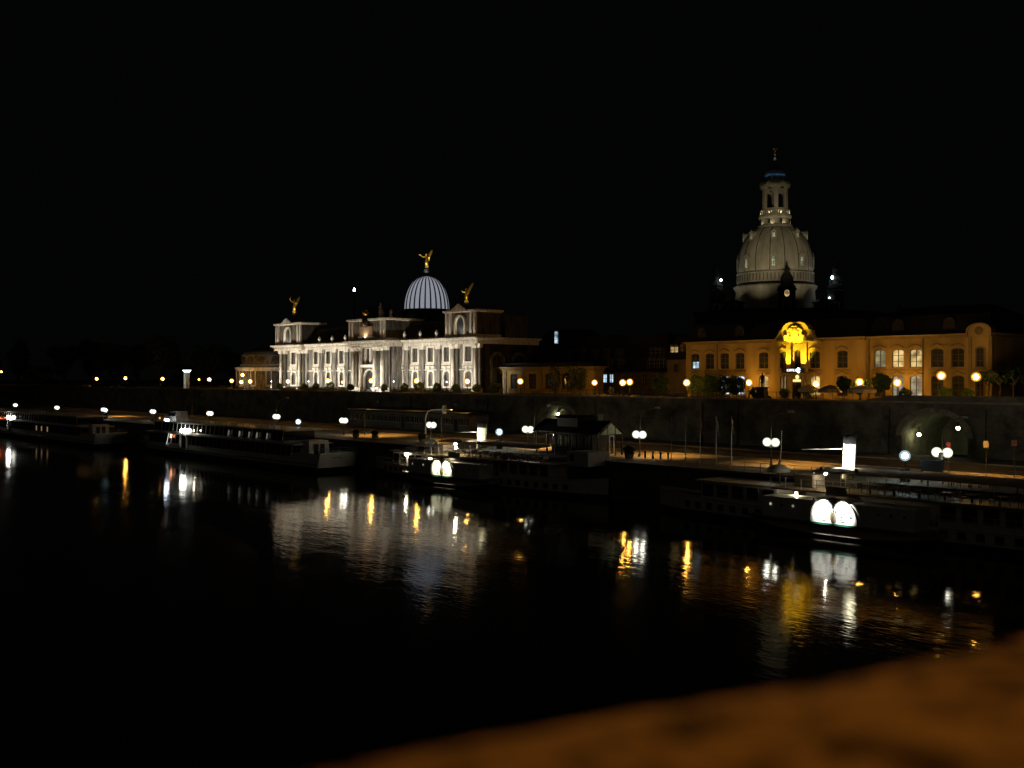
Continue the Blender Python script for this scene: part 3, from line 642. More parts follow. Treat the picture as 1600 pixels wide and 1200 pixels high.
for (a, bb, y, us, ls) in blocks:
    o_ = []
    for p in us:
        w_ = 1.3 if p in (1224, 1531) else 1.75
        if p == 1246: o_.append((px_(p)-.55, px_(p)+.55, upz, upz+uph+.3, .5))
        else: o_.append((px_(p)-w_/2, px_(p)+w_/2, upz, upz+uph, .3))
    for p in ls:
        w_ = 1.2 if p in (1224, 1531) else 1.75; o_.append((px_(p)-w_/2, px_(p)+w_/2, loz, loz+loh, .35))
    if bb == X2: o_.append((-1.0, 1.0, .02, 2.6, .001))
    b = MB(); wall_open(b, a, bb, 0, EH-.45, y, .4, o_); b.box(a, bb, y+.41, 15, 0, EH-.45); b.obj('wall', M['plaster_y'], pl)
    for p in us:
        w_ = 1.3 if p in (1224, 1531) else (1.1 if p == 1246 else 1.75)
        wn_ = window(pl, px_(p), y+.3, upz, w_, uph+(.3 if p == 1246 else 0), litu.get(p, 'glass'), .5 if p == 1246 else .3, 2, 3, 'wood', 'plaster_t', .2, -.22)
        if p == 1084:
            c = MB(); c.box(-.6, .6, -.03, -.004, .15, 1.2); c.obj('lit_blind', M['room_c'], wn_)
        c = MB(); c.path([(px_(p)-w_*.55, y-.12, upz+uph+.25), (px_(p)-w_*.25, y-.15, upz+uph+.55), (px_(p), y-.15, upz+uph+.65), (px_(p)+w_*.25, y-.15, upz+uph+.55), (px_(p)+w_*.55, y-.12, upz+uph+.25)], .09, 5) if p != 1246 else None
        if c.v: c.obj('hood_moulding', M['plaster_t'], pl)
    for p in ls:
        w_ = 1.2 if p in (1224, 1531) else 1.75
        window(pl, px_(p), y+.3, loz, w_, loh, litl.get(p, 'glass'), .35, 2, 3, 'wood', 'plaster_t', .2, -.22)
        c = MB(); c.path([(px_(p)-w_*.6, y-.12, 3.85), (px_(p)-w_*.3, y-.15, 3.95), (px_(p), y-.15, 4.25), (px_(p)+w_*.3, y-.15, 3.95), (px_(p)+w_*.6, y-.12, 3.85)], .08, 5); c.obj('hood_moulding', M['plaster_t'], pl)
    b = MB(); b.box(a-.02, bb+.02, y-.3, 15.2, EH-.448, EH-.15); b.taper(a-.3, bb+.3, y-.6, 15.4, EH-.15, EH+.05, -.1, -.1); b.obj('cornice', M['plaster_t'], pl)
    zR = EH+4.3
    b = MB(); b.add([(a, y-.3, EH+.06), (bb, y-.3, EH+.06), (bb, 15, EH+.06), (a, 15, EH+.06), (a+.8, y+1.3, EH+2.9), (bb-.8, y+1.3, EH+2.9), (bb-.8, 13.5, EH+2.9), (a+.8, 13.5, EH+2.9), (a+3, 6, zR), (bb-3, 6, zR), (bb-3, 9, zR), (a+3, 9, zR)],
        [(0, 1, 5, 4), (1, 2, 6, 5), (2, 3, 7, 6), (3, 0, 4, 7), (4, 5, 9, 8), (5, 6, 10, 9), (6, 7, 11, 10), (7, 4, 8, 11), (8, 9, 10, 11)]); b.obj('roof', M['slate'], pl)
for p, y in ((1094, .35), (1153, .35), (1400, .5), (1480, .5)):
    x = px_(p); c = MB(); c.prism(arch_pts(1.7, 1.7, .8, 8, x, EH+.7), y+.1, y+2.2); o = c.obj('dormer', M['slate'], pl); c = MB(); c.lathe([(.4, 0), (.4, .06)], 12, (0, 0)); oo = c.obj('pane', M['glass'], o, loc=(x, y+.1, EH+1.5)); oo.rotation_euler = (PI/2, 0, 0)
for p, y in ((1119, .35), (1356, .5), (1440, .5)):
    c = MB(); c.tube((px_(p), y-.1, 0), (px_(p), y-.1, EH-.3), .07); c.obj('downpipe', M['copper'], pl)
# curved gable over the entrance
def ogee(hw, base, top):
    L = [(-hw, base), (hw, base)]
    P = [(hw, .0), (hw*.80, .12), (hw*.66, .38), (hw*.60, .58), (hw*.50, .60), (hw*.47, .74), (hw*.36, .90), (hw*.2, .98), (0, 1.0)]
    return [(-hw, base)]+[(x, base+(top-base)*z) for x, z in P]+[(-x, base+(top-base)*z) for x, z in P[-2::-1]][:-1]
gt = 11.9
c = MB(); c.prism(ogee(4.6, EH-.45, gt), -.62, .9); gb = c.obj('gable', M['plaster_y'], pl)
P = ogee(4.6, EH-.45, gt)[1:]
c = MB(); c.path([(x, -.6, z) for x, z in P], .16, 6); c.obj('gable_moulding', M['plaster_t'], gb)
c = MB(); c.box(-3.2, 3.2, -.8, -.61, EH-.42, EH-.2); c.obj('gable_sill', M['plaster_t'], gb)
# carved crest in the gable
c = MB(); c.ball((0, -.75, 10.3), .62, 12, 8, 1.3, .45)
for k in (-1, 1):
    c.path([(k*.4, -.8, 10.9), (k*1.0, -.75, 10.9), (k*1.3, -.75, 10.4), (k*1.05, -.75, 9.9), (k*1.4, -.8, 9.5)], .2, 6)
    c.lathe([(.1, 8.95), (.42, 9.1), (.38, 9.6), (.5, 9.9), (.12, 10.0)], 8, (k*1.55, -.8))
    c.ball((k*.75, -.85, 9.6), .22)
c.lathe([(.5, 11.15), (.55, 11.3), (.3, 11.35), (.35, 11.6), (.05, 11.7)], 8, (0, -.8)); c.obj('carved_crest', M['plaster_t'], gb, True)
for k in (-1, 1):
    c = MB(); c.box(k*1.35-.45, k*1.35+.45, -.4, -.004, upz-.6, EH-.75); o = c.obj('pilaster', M['plaster_y'], pl)
    d = MB(); d.taper(k*1.35-.5, k*1.35+.5, -.52, -.003, EH-.75, EH-.46, -.1, -.05); d.obj('capital', M['plaster_t'], o)
# doorway with balcony, sign and lit fanlight
c = MB(); c.box(-2.0, 2.0, -1.3, -.004, 3.75, 4.05); bl = c.obj('balcony', M['plaster_t'], pl)
c = MB(); c.box(-2.0, 2.0, -1.28, -1.2, 4.05, 4.75); c.obj('balcony_parapet', M['black'], bl)
for k in (-1, 1):
    for q in (1.35, 1.95):
        c = MB(); c.lathe([(.3, 0), (.3, .3), (.2, .4), (.18, 3.3), (.28, 3.6), (.3, 3.75)], 10, (k*q, -.85)); c.obj('column', M['plaster_g'], pl, True)
c = MB(); c.box(-1.0, 1.0, .2, .3, .02, 2.6); dr = c.obj('door', M['wood'], pl)
c = MB(); c.box(-.04, .04, .14, .199, .02, 2.6); c.box(-.9, -.1, .16, .199, .4, 2.2); c.box(.1, .9, .16, .199, .4, 2.2); c.obj('door_panel', M['black'], dr)
c = MB(); c.box(-.75, .75, -.08, -.004, 2.64, 3.02); c.obj('lit_plaque', M['signlight'], pl)
c = MB(); c.lathe([(.3, 0), (.34, .05), (.1, .12)], 16); o = c.obj('round_lamp', M['signlight'], pl, loc=(0, -.02, 3.38)); o.rotation_euler = (PI/2, 0, 0)
o = place('lettering', text_mesh('IOFFLS', .55, M['white_sign']), bl, (-.25, -1.31, 4.25), (PI/2, 0, 0))
c = MB(); c.ball((1.0, -1.35, 4.42), .3, 12, 8, 1.3, .25); c.obj('round_sign', emit('round_sign', (.8, .88, 1), 8), bl)
YEL = (1, .66, .03)
for k in (-1, 1):
    spot(pl, (k*1.38, -1.75, 4.6), (k*1.35, -.3, 6.9), 3600, YEL, 60, .8, .05)
    spot(pl, (k*1.1, -2.2, EH-.6), (k*.5, -.6, 10.3), 2100, YEL, 100, .7, .05)
    c = MB(); c.box(k*1.38-.12, k*1.38+.12, -1.85, -1.6, 4.3, 4.5); c.tube((k*1.38, -1.7, 4.3), (k*1.38, -1.2, 3.9), .03); c.obj('spotlight_housing', M['black'], bl)
    c = MB(); c.box(k*1.1-.12, k*1.1+.12, -2.35, -2.05, EH-.85, EH-.7); c.tube((k*1.1, -2.1, EH-.8), (k*1.1, -.6, EH-.8), .03); c.obj('spotlight_housing', M['black'], gb)
# corner bay with round gable
xc = px_(1531); c = MB(); c.prism(arch_pts(3.2, 1.75, 1.0, 12, xc, EH-.45), -.3, 1.2); o = c.obj('round_gable', M['plaster_y'], pl)
c = MB(); ring(c, 3.0, 1.65, 1.0, .2, -.5, -.301, 12, xc, EH-.45, False); c.obj('gable_moulding', M['plaster_t'], o)
c = MB(); c.lathe([(.35, 0), (.55, .12), (.6, 0)], 14); oo = c.obj('oculus', M['plaster_t'], o, loc=(xc, -.31, EH+.35)); oo.rotation_euler = (PI/2, 0, 0)
c = MB(); c.box(xc-1.6, xc+1.6, .2, .499, 0, EH-.46); c.obj('corner_bay', M['plaster_y'], pl)
for k in (-1, 1):
    c = MB(); c.box(xc+k*1.35-.22, xc+k*1.35+.22, .05, .199, 0, EH-.46); c.obj('pilaster', M['plaster_t'], pl)
for zq, hq in ((upz, uph), (loz, loh)): window(pl, xc, .14, zq, 1.0, hq, 'glass', .3, 2, 3, 'wood', 'plaster_t', .2, -.3)

# ================================================================ house behind the trees at the far end of the palace
ev = 168; s_ = sx(1548, ev); eh = thing('corner_house', 'pale house with slate mansard roof behind the flat-clipped trees', 'house', s_, ev, 3)
ee = 30; ze = zz(562, 1570, ev)-3; zt = zz(497, 1570, ev)-3
b = MB(); b.box(0, ee, 0, 14, 0, ze); b.obj('wall', M['plaster_g'], eh)
b = MB(); b.taper(-.4, ee+.4, -.4, 14.4, ze+.002, ze+5.2, 1.5, 1.5); b.taper(1.1, ee-1.1, 1.1, 12.9, ze+5.203, zt, 3, 4); b.obj('roof', M['slate'], eh)
b = MB(); b.box(-.5, ee+.5, -.5, -.002, ze-.3, ze); b.obj('cornice', M['plaster_t'], eh)
for k in range(6):
    dormer(eh, 3+k*3.2, .2, ze+1.2, .9, 2.2)
    window(eh, 3+k*3.2, -.04, ze-3.0, 1.1, 2.0, 'glass', 0, 2, 3, 'white_wood', 'plaster_t', .2, -.2)

# ================================================================ domed church
CD = 342.0; CXp = 1211; CT = (CXp-800)/FPX
ch = bpy.data.objects.new('domed_church', None); COL.objects.link(ch)
ch.location = (CT*CD, CD, 3); tag(ch, 'great sandstone church with high bell dome and open lantern spire', 'church')
ch.rotation_euler = (0, 0, -math.atan(CT))
q_ = math.sqrt(1+CT*CT); UP = CD/FPX
def cz(py): return CAMZ+(HOR-py)*UP-3
def cr(hw): return hw*UP*.965
b = MB(); b.lathe([(cr(66), 0), (cr(64), cz(478)), (cr(62), cz(456)), (cr(65), cz(452)), (cr(66), cz(449)), (cr(62.5), cz(447))], 64); b.obj('drum', M['church'], ch, True)
b = MB(); b.lathe([(cr(63), cz(447.5)), (cr(63), cz(446)), (cr(61), cz(445.5)), (cr(61), cz(444))], 64); b.obj('drum_gutter', M['church_dark'], ch)
b = MB(); b.lathe([(cr(60.5), cz(444.5)), (cr(60.5), cz(430)), (cr(61.5), cz(429)), (cr(60.5), cz(428)), (cr(59.5), cz(427.5))], 64); b.obj('parapet_band', M['church'], ch)
for k in range(64):
    a = k*2*PI/64; c = MB(); c.box(-.16, .16, -.14, .1, 0, (cz(431)-cz(442))); c.obj('band_strip', M['church_mid'], ch, loc=(cr(60.6)*math.cos(a), cr(60.6)*math.sin(a), cz(442)), rz=a+PI/2)
prof = [(59.5, 428), (59.3, 418), (58.4, 405), (56.2, 393), (52.5, 383), (47.5, 374), (42, 367), (36, 361.5), (31, 358), (28, 356.5), (28.5, 355), (27, 353)]
b = MB(); b.lathe([(cr(r), cz(y)) for r, y in prof], 64); b.obj('dome', M['church'], ch, True)
def drad(y):
    for (r0, y0), (r1, y1) in zip(prof, prof[1:]):
        if y1 <= y <= y0: return cr(r0+(r1-r0)*(y0-y)/(y0-y1))
    return cr(28)
for k in range(16):
    a = -PI/2+(k+.5)*PI/8+.06; c = MB()
    c.path([((drad(y)+.02)*math.cos(a), (drad(y)+.02)*math.sin(a), cz(y)) for y in (427, 415, 405, 393, 383, 374, 367, 362, 358)], .11, 5); c.obj('dome_seam', M['church_dark'], ch)
for k in range(8):
    a = -PI/2-.04+k*PI/4
    for (y0, y1, w_, nm) in ((424, 405, 1.5, 'tall_dormer'), (378, 368, 1.15, 'oval_dormer')):
        r = drad(y0)+.15; z0 = cz(y0); h = cz(y1)-z0
        c = MB(); c.box(-w_*.75, w_*.75, 0, 3.2, 0, h*1.0); c.prism([(-w_*.95, h), (w_*.95, h), (w_*.5, h+.55), (0, h+.9), (-w_*.5, h+.55)], -.15, 3.4)
        if nm == 'tall_dormer': c.tube((0, .2, h+.8), (0, .2, h+2.0), .18, .03, 6)
        else: c.tube((0, .2, h+.8), (0, .2, h+1.4), .12, .03, 6)
        o = c.obj(nm, M['church'], ch, loc=(r*math.cos(a), r*math.sin(a), z0), rz=a+PI/2)
        if nm == 'tall_dormer': window(o, 0, -.06, .4, w_*.78, h-.7, 'room_ch', .45, 2, 4, 'iron', None)
        else: window(o, 0, -.06, .35, w_*.8, h-.6, 'room_ch', w_*.39, 2, 2, 'iron', None)
# collar, gallery and lantern
b = MB(); b.lathe([(cr(25), cz(354)), (cr(24), cz(352)), (cr(24), cz(343)), (cr(26), cz(341)), (cr(26.5), cz(339)), (cr(25), cz(338.5))], 32); b.obj('collar', M['church'], ch)
for k in range(8):
    a = -PI/2+.39+k*PI/4; c = MB(); c.box(-.45, .45, -.06, .1, 0, 1.5); c.obj('collar_window', M['glass'], ch, loc=(cr(24.1)*math.cos(a), cr(24.1)*math.sin(a), cz(351.5)), rz=a+PI/2)
b = MB(); b.lathe([(cr(24), cz(339)), (cr(24), cz(337.5)), (cr(21), cz(337)), (cr(21), cz(327))], 32); b.lathe([(cr(24), cz(331)), (cr(24), cz(329.6)), (cr(22.5), cz(329.6)), (cr(22.5), cz(331))], 32); b.obj('gallery', M['church'], ch)
for k in range(40):
    a = k*2*PI/40; c = MB(); c.lathe([(.1, 0), (.16, .5), (.09, 1.4)], 6); c.obj('baluster', M['church'], ch, loc=(cr(23.3)*math.cos(a), cr(23.3)*math.sin(a), cz(337.5)))
for k in range(6):
    a = -PI/2+k*PI/3+.08; r = cr(18.6); c = MB(); c.taper(-.66, .66, -.45, .3, 0, cz(297)-cz(328), .05, .02); o = c.obj('lantern_pier', M['church'], ch, loc=(r*math.cos(a), r*math.sin(a), cz(328)), rz=a+PI/2)
    a2 = a+PI/6; r2 = cr(17.0); hh = cz(297)-cz(328)
    c = MB(); sp = arch_pts(2.7, hh*.90, 1.35, 8, 0, 0)[2:]
    n = len(sp); c.add([(x, -.45, z) for x, z in sp]+[(x, -.45, hh) for x, z in sp]+[(x, .4, z) for x, z in sp]+[(x, .4, hh) for x, z in sp],
        [(i, i+1, i+1+n, i+n) for i in range(n-1)]+[(i+2*n, i+3*n, i+1+3*n, i+1+2*n) for i in range(n-1)]+[(i, i+2*n, i+1+2*n, i+1) for i in range(n-1)])
    c.box(-1.55, -1.34, -.3, .2, 0, hh); c.box(1.34, 1.55, -.3, .2, 0, hh)
    c.obj('lantern_arch', M['church'], ch, loc=(r2*math.cos(a2), r2*math.sin(a2), cz(328)), rz=a2+PI/2)
b = MB(); N = 64; rows = []
for (r, dz0) in ((cr(20), 0), (cr(21), .35), (cr(24.0), 1.0), (cr(25.0), 1.7), (cr(20), 2.3), (cr(15), 2.5)):
    rows.append([(r*math.cos(2*PI*i/N), r*math.sin(2*PI*i/N), cz(297)-.2+dz0+.75*max(0, math.cos(6*(2*PI*i/N+PI/2-.08-PI/6)))) for i in range(N+1)])
b.loft(rows); b.obj('lantern_cornice', M['church'], ch, True)
b = MB(); b.lathe([(cr(17), cz(288)), (cr(17.5), cz(284)), (cr(16.5), cz(281)), (cr(16.5), cz(277))], 24); b.obj('cap_base', M['copper'], ch, True)
b = MB(); b.lathe([(cr(16.8), cz(277)), (cr(17.4), cz(274)), (cr(17.0), cz(271))], 24); b.obj('lit_cap_ring', mat('cap_metal', (.25, .32, .40), .45, .35, 1.5), ch, True)
b = MB(); b.lathe([(cr(17), cz(271)), (cr(14.5), cz(267)), (cr(9), cz(263)), (cr(4.5), cz(259)), (cr(3), cz(254)), (cr(3.6), cz(251)), (cr(2.2), cz(247)), (cr(1), cz(244))], 16); b.obj('cap', M['copper'], ch, True)
b = MB(); b.ball((0, 0, cz(241.5)), cr(2.3), 12, 8); b.tube((0, 0, cz(240)), (0, 0, cz(228)), .16); b.tube((-.9, 0, cz(232.5)), (.9, 0, cz(232.5)), .16)
for k in range(8): b.tube((0, 0, cz(232.5)), (.75*math.cos(k*PI/4+.39), 0, cz(232.5)+.75*math.sin(k*PI/4+.39)), .06)
b.obj('orb_and_cross', M['gold'], ch, True)
# body, corner stair towers
a45 = PI/4
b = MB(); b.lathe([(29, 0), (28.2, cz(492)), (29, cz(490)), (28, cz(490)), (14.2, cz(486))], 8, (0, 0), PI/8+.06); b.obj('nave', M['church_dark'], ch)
def stair_tower(x, y, ztop, lit):
    t0 = cz(492); k = (ztop-t0)
    c = MB(); c.box(-2.6, 2.6, -2.6, 2.6, 0, t0+k*.42); c.taper(-3.0, 3.0, -3.0, 3.0, t0+k*.42, t0+k*.47, .5, .5)
    c.prism([(-2.9, t0+k*.47), (2.9, t0+k*.47), (1.6, t0+k*.52), (0, t0+k*.56), (-1.6, t0+k*.52)], -2.9, -2.4)
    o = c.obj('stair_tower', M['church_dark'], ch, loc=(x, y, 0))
    c = MB(); c.lathe([(2.4, t0+k*.47), (2.2, t0+k*.52), (1.5, t0+k*.56), (1.6, t0+k*.6), (2.0, t0+k*.64), (1.7, t0+k*.70), (1.0, t0+k*.75), (.8, t0+k*.8), (1.1, t0+k*.83), (.6, t0+k*.88), (.25, t0+k*.93), (.3, t0+k*.95), (.08, t0+k)], 8)
    for q in range(4): a = q*PI/2+a45; c.lathe([(.3, t0+k*.47), (.35, t0+k*.52), (.1, t0+k*.58), (.25, t0+k*.6), (.04, t0+k*.64)], 6, (2.5*math.cos(a), 2.5*math.sin(a)))
    c.obj('tower_helm', M['church_dark'], o)
    c = MB(); ring(c, 1.8, 3.4, .9, .35, -2.9, -2.6, 8, 0, t0+.3, False); c.obj('arch_moulding', M['church'], o)
    c = MB(); c.prism(arch_pts(1.8, 3.4, .9, 8, 0, t0+.3), -2.66, -2.603); c.obj('niche', M['glass'], o)
    c = MB(); c.ball((0, -2.62, t0+k*.345), .8, 12, 8, 1.35, .06); oc = c.obj('oval_window', M['room_y'] if lit else M['glass'], o)
    c = MB(); c.box(-.07, .07, -2.75, -2.68, t0+k*.345-1.05, t0+k*.345+1.05); c.box(-.78, .78, -2.75, -2.68, t0+k*.345-.06, t0+k*.345+.06); c.obj('frame', M['iron'], oc)
    return o
stair_tower(3.6, -19.5, cz(404)-3.0, True); stair_tower(-19.0, 0, cz(417), False); stair_tower(19.2, 0, cz(409), False); stair_tower(0, 19.5, cz(404), False)
for x, y in ((-13, -14), (15, -13)):
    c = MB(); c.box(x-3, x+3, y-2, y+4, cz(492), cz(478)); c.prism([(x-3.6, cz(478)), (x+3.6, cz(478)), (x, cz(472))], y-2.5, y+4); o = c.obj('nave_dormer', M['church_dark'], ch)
    c = MB(); ring(c, 2.2, 3.2, 1.0, .3, y-2.4, y-2.01, 8, x+2*(1 if x > 0 else -1)*.2, cz(492)+.2, False); c.obj('arch_moulding', M['church'], o)
fl = MB(); fl.ball((-17.5, -3.2, cz(437)), .34, 8, 6); fl.ball((18.1, -3.2, cz(437)), .34, 8, 6, 1.5); fl.ball((17.2, -2.8, cz(468)), .2, 8, 6); fl.obj('floodlamp', M['blue_white'], ch)
WCH = (1, .90, .66)
for k, (a, pw) in enumerate(((-PI/2-1.0, 2900), (-PI/2-.35, 4200), (-PI/2+.6, 3600), (-PI/2+1.1, 2000))):
    x, y = 23.5*math.cos(a), 23.5*math.sin(a)
    spot(ch, (x, y, cz(486)), (0, 0, cz(340)), pw*.42, WCH, 78, 1.0, .3)
    c = MB(); c.box(x-.4, x+.4, y-.3, y+.3, cz(488), cz(487)); c.obj('floodlight_housing', M['iron'], ch)
scx, scv = CA*CT*CD-SA*CD, SA*CT*CD+CA*CD
for lab, sq, pw in (('farther roof floodlight on the ochre palace ridge aimed at the church', -92, 150000), ('nearer roof floodlight on the ochre palace ridge aimed at the church', -74, 95000)):
    vq = SV+7.5; zq = TZ+EH+4.3
    floodlight(sq, vq, zq, (scx-sq, scv-vq, 63-zq), pw, WCH, lab, 'church floodlights', 11.5, .3)
for k in range(8):
    a = -PI/2+k*PI/4+PI/8; x, y = cr(23.6)*math.cos(a), cr(23.6)*math.sin(a)
    spot(ch, (x*.97, y*.97, cz(336)), (x*.72, y*.72, cz(300)), 90, WCH, 120, .6, .1)
    a = a+.2; spot(ch, (cr(27.5)*math.cos(a), cr(27.5)*math.sin(a), cz(352.5)), (cr(23)*math.cos(a), cr(23)*math.sin(a), cz(342)), 45, WCH, 140, .6, .1)
for k in range(4):
    a = -PI/2-.9+k*.6; spot(ch, (cr(22.5)*math.cos(a), cr(22.5)*math.sin(a), cz(283)), (cr(16)*math.cos(a), cr(16)*math.sin(a), cz(273)), 26, (.32, .62, 1), 70, .5, .05)
spot(ch, (0, -4.5, cz(262)), (0, 0, cz(236)), 1100, (1, .95, .8), 40, .5, .05)
# ================================================================ terrace lamps (sodium)
def terrace_lamp_meshes():
    p = MB(); p.lathe([(.17, 0), (.17, .25), (.09, .4), (.06, .8), (.05, 1.0)], 8); return p
def globe_lamp(name, label, cat, s, v, z0, z1, bulb, r, group=None, twin=0):
    t = thing(name, label, cat, s, v, z0, 0, group); h = z1-z0
    p = MB(); p.lathe([(.17, 0), (.17, .3), (.08, .45), (.05, h-r-.12)], 8); p.lathe([(.05, h-r-.12), (.16, h-r-.02)], 8) if not twin else None
    if twin:
        p.tube((-twin, 0, h-r-.1), (twin, 0, h-r-.1), .04, .04, 6)
        for k in (-1, 1): p.lathe([(.05, h-r-.14), (.13, h-r-.01)], 8, (k*twin, 0))
    p.obj('post', M['iron'], t)
    for k in ((-1, 1) if twin else (0,)):
        b = MB(); b.ball((0, 0, 0), r*.6, 10, 6); o = b.obj('bulb', M[bulb], t, True, (k*twin, 0, h)); b = MB(); b.ball((0, 0, 0), r*1.12, 16, 10); b.obj('globe', M[bulb.replace('_dim', '')+'_glass'], t, True, (k*twin, 0, h))  # outer globe enlarged and self-glowing as the lamp's halo
    return t
ORL = [(2, 581, 150), (151, 592, 131), (196, 591, 131), (254, 592, 131), (311, 593, 131), (327, 593, 131), (362, 595, 131), (379, 586, 140), (377, 597, 131), (391, 596, 131), (450, 596, 131),
       (512, 595, 131), (535, 597, 134), (580, 595, 131), (651, 595, 131), (730, 596, 131), (813, 596, 131), (929, 598, 131), (973, 598, 131), (984, 597, 134), (1073, 598, 131), (1170, 598, 131), (1275, 600, 134.5), (1343, 597, 133), (1402, 598, 131), (1471, 587, 131), (1525, 589, 131)]
for i, (px, py, v) in enumerate(ORL):
    if v == 131: v = 136.8 if px in (1170, 1402) else 143 if px == 929 else 129.7
    z1 = zz(py, px, v); dim = px in (535, 311)
    globe_lamp('terrace_lamp', f'{ORD[i]} orange globe lamp along the terrace, counted from the far tree end', 'lamp', sx(px, v), v, TZ, z1, 'sodium_dim' if dim else 'sodium', .3 if dim else .52, 'orange lamps along the terrace')
for i, (px, py) in enumerate(((424, 596), (482, 596), (615, 596), (698, 597))):
    v = 136; globe_lamp('path_lamp', f'{ORD[i]} small bluish white lamp in front of the academy, from the rotunda side', 'lamp', sx(px, v), v, TZ, zz(py, px, v), 'blue_white', .17, 'bluish lamps before the academy')
# lit advertising column
v = 132; s_ = sx(292, v); t = thing('light_column', 'pale illuminated column with a bright white top on the far terrace', 'column', s_, v, TZ)
zt = zz(579, 292, v)-TZ; b = MB(); b.box(-.55, .55, -.55, .55, 0, zt-.5); b.obj('shaft', mat('column_white', (.7, .72, .68), .6, .1, 2), t)
b = MB(); b.taper(-.6, .6, -.6, .6, zt-.4, zt+.1, -.3, -.3); b.obj('lamp_head', emit('column_head', (.72, .95, 1), 9), t)
b = MB(); b.box(-.5, .5, -.72, -.56, .2, zt-.6); b.obj('lit_panel', emit('column_panel', (.75, .95, .85), .22), t)
# mast with a white lamp behind the academy
v = 200; s_ = sx(553.5, v); zt = zz(453, 553, v); t = thing('light_mast', 'thin dark mast with a single white lamp above the academy roofs', 'mast', s_, v, 3)
b = MB(); b.path([(0, 0, 0), (0, 0, zt-3)], .45, 8, .2); b.obj('mast', M['iron'], t)
b = MB(); b.ball((0, 0, zt-3), .32, 10, 8, 1.9); b.obj('lamp', M['blue_white'], t, True)

# ================================================================ trees and shrubs
def tree(name, label, s, v, z, trunk, rx, rz, n, size, leaf='leaf', seed=1, group=None, lobes=1, cat='tree', flat=1.0):
    rn = random.Random(seed); t = thing(name, label, cat, s, v, z, 0, group)
    b = MB(); b.path([(0, 0, 0), (.05*rn.uniform(-1, 1), 0, trunk*.5), (0, 0, trunk+rz*.5)], max(.07, rx*.07), 7, max(.04, rx*.03))
    for k in range(5):
        a = rn.random()*6.28; b.path([(0, 0, trunk*.85), (rx*.35*math.cos(a), rx*.35*math.sin(a), trunk+rz*.55), (rx*.65*math.cos(a), rx*.65*math.sin(a), trunk+rz*1.0)], max(.04, rx*.03), 5, .02)
    b.obj('trunk', M['bark'], t)
    c = MB()
    if lobes == 1: c.leaves((0, 0, trunk+rz*.9), rx, rx*flat, rz, n, size, rn)
    else:
        for k in range(lobes):
            a = rn.random()*6.28; q = rn.random()**.5
            c.leaves((rx*.6*q*math.cos(a), rx*.6*flat*q*math.sin(a), trunk+rz*(.35+1.2*rn.random()*(1-.4*q))), rx*rn.uniform(.35, .55), rx*rn.uniform(.35, .55), rz*rn.uniform(.3, .45), n//lobes, size, rn, .3)
    c.obj('crown', M[leaf], t); return t
def ground_pt(px, v): return sx(px, v)
# clipped ball trees in front of the palace
BT = [(1031, 600, 1.6, 133), (1090, 601, 1.7, 134), (1108, 601, 1.9, 134.5), (1131, 602, 1.7, 134), (1151, 602, 1.6, 134), (1319, 600, 1.05, 131), (1345, 603, 1.3, 135), (1378, 598, 1.45, 134.5)]
for i, (px, py, r, v) in enumerate(BT):
    zc = zz(py, px, v)-TZ
    tree('ball_tree', f'{ORD[i]} round clipped tree before the ochre palace, counted from the mansard house', sx(px, v), v, TZ, max(.3, zc-r*.9), r, r, 2600, .13, 'leaf', 30+i, 'clipped trees before the palace')
for i, (px, v, rx) in enumerate(((1545, 134, 2.0), (1563, 134.5, 2.3), (1583, 134, 2.4), (1604, 134, 2.4), (1624, 135, 2.4))):
    zc = zz(589, 1570, v)-TZ
    tree('flat_tree', f'{ORD[i]} tree of the flat-clipped row past the corner bay of the palace', sx(px, v), v, TZ, zc-.9, rx, 1.25, 3000, .16, 'leaf_dark', 60+i, 'flat-clipped trees', 4)
SHR = [(437, .9), (476, .9), (494, 1.0), (516, 1.2), (548, .9), (600, .9), (632, 1.0), (655, 1.25), (683, 1.1), (712, 1.0), (745, 1.0), (770, 1.1), (867, 1.5), (893, 1.4), (907, 1.4), (1180, .9), (1226, .8), (1262, .9), (1415, .9), (1478, 1.0), (1512, .9)]
for i, (px, r) in enumerate(SHR):
    v = 133.2+(i % 3)*.5; tall = px in (867, 893, 907)
    tree('shrub', f'{ORD[i] if i < len(ORD) else i} low clipped shrub along the terrace promenade, from the rotunda onwards', sx(px, v), v, TZ, .25 if not tall else .8, r, r*(1.0 if not tall else 1.9), 900, .12, 'leaf', 90+i, 'shrubs on the terrace', 1, 'shrub')
for lab, p0, p1 in (('low clipped hedge at the foot of the academy on the rotunda side', 440, 545), ('low clipped hedge at the foot of the academy on the pavilion side', 612, 752)):
    v = 132.4; s_ = sx(p0, v); L = sx(p1, v)-s_; t = thing('hedge', lab, 'hedge', s_, v, TZ)
    b = MB(); rn = random.Random(p0)
    for k in range(int(L*2)): b.leaves((k/2, 0, .55), .5, .45, .6, 26, .13, rn, .3)
    b.obj('foliage', M['leaf_dark'], t); b = MB(); b.box(0, L, -.1, .1, 0, .5); b.obj('stem', M['bark'], t)
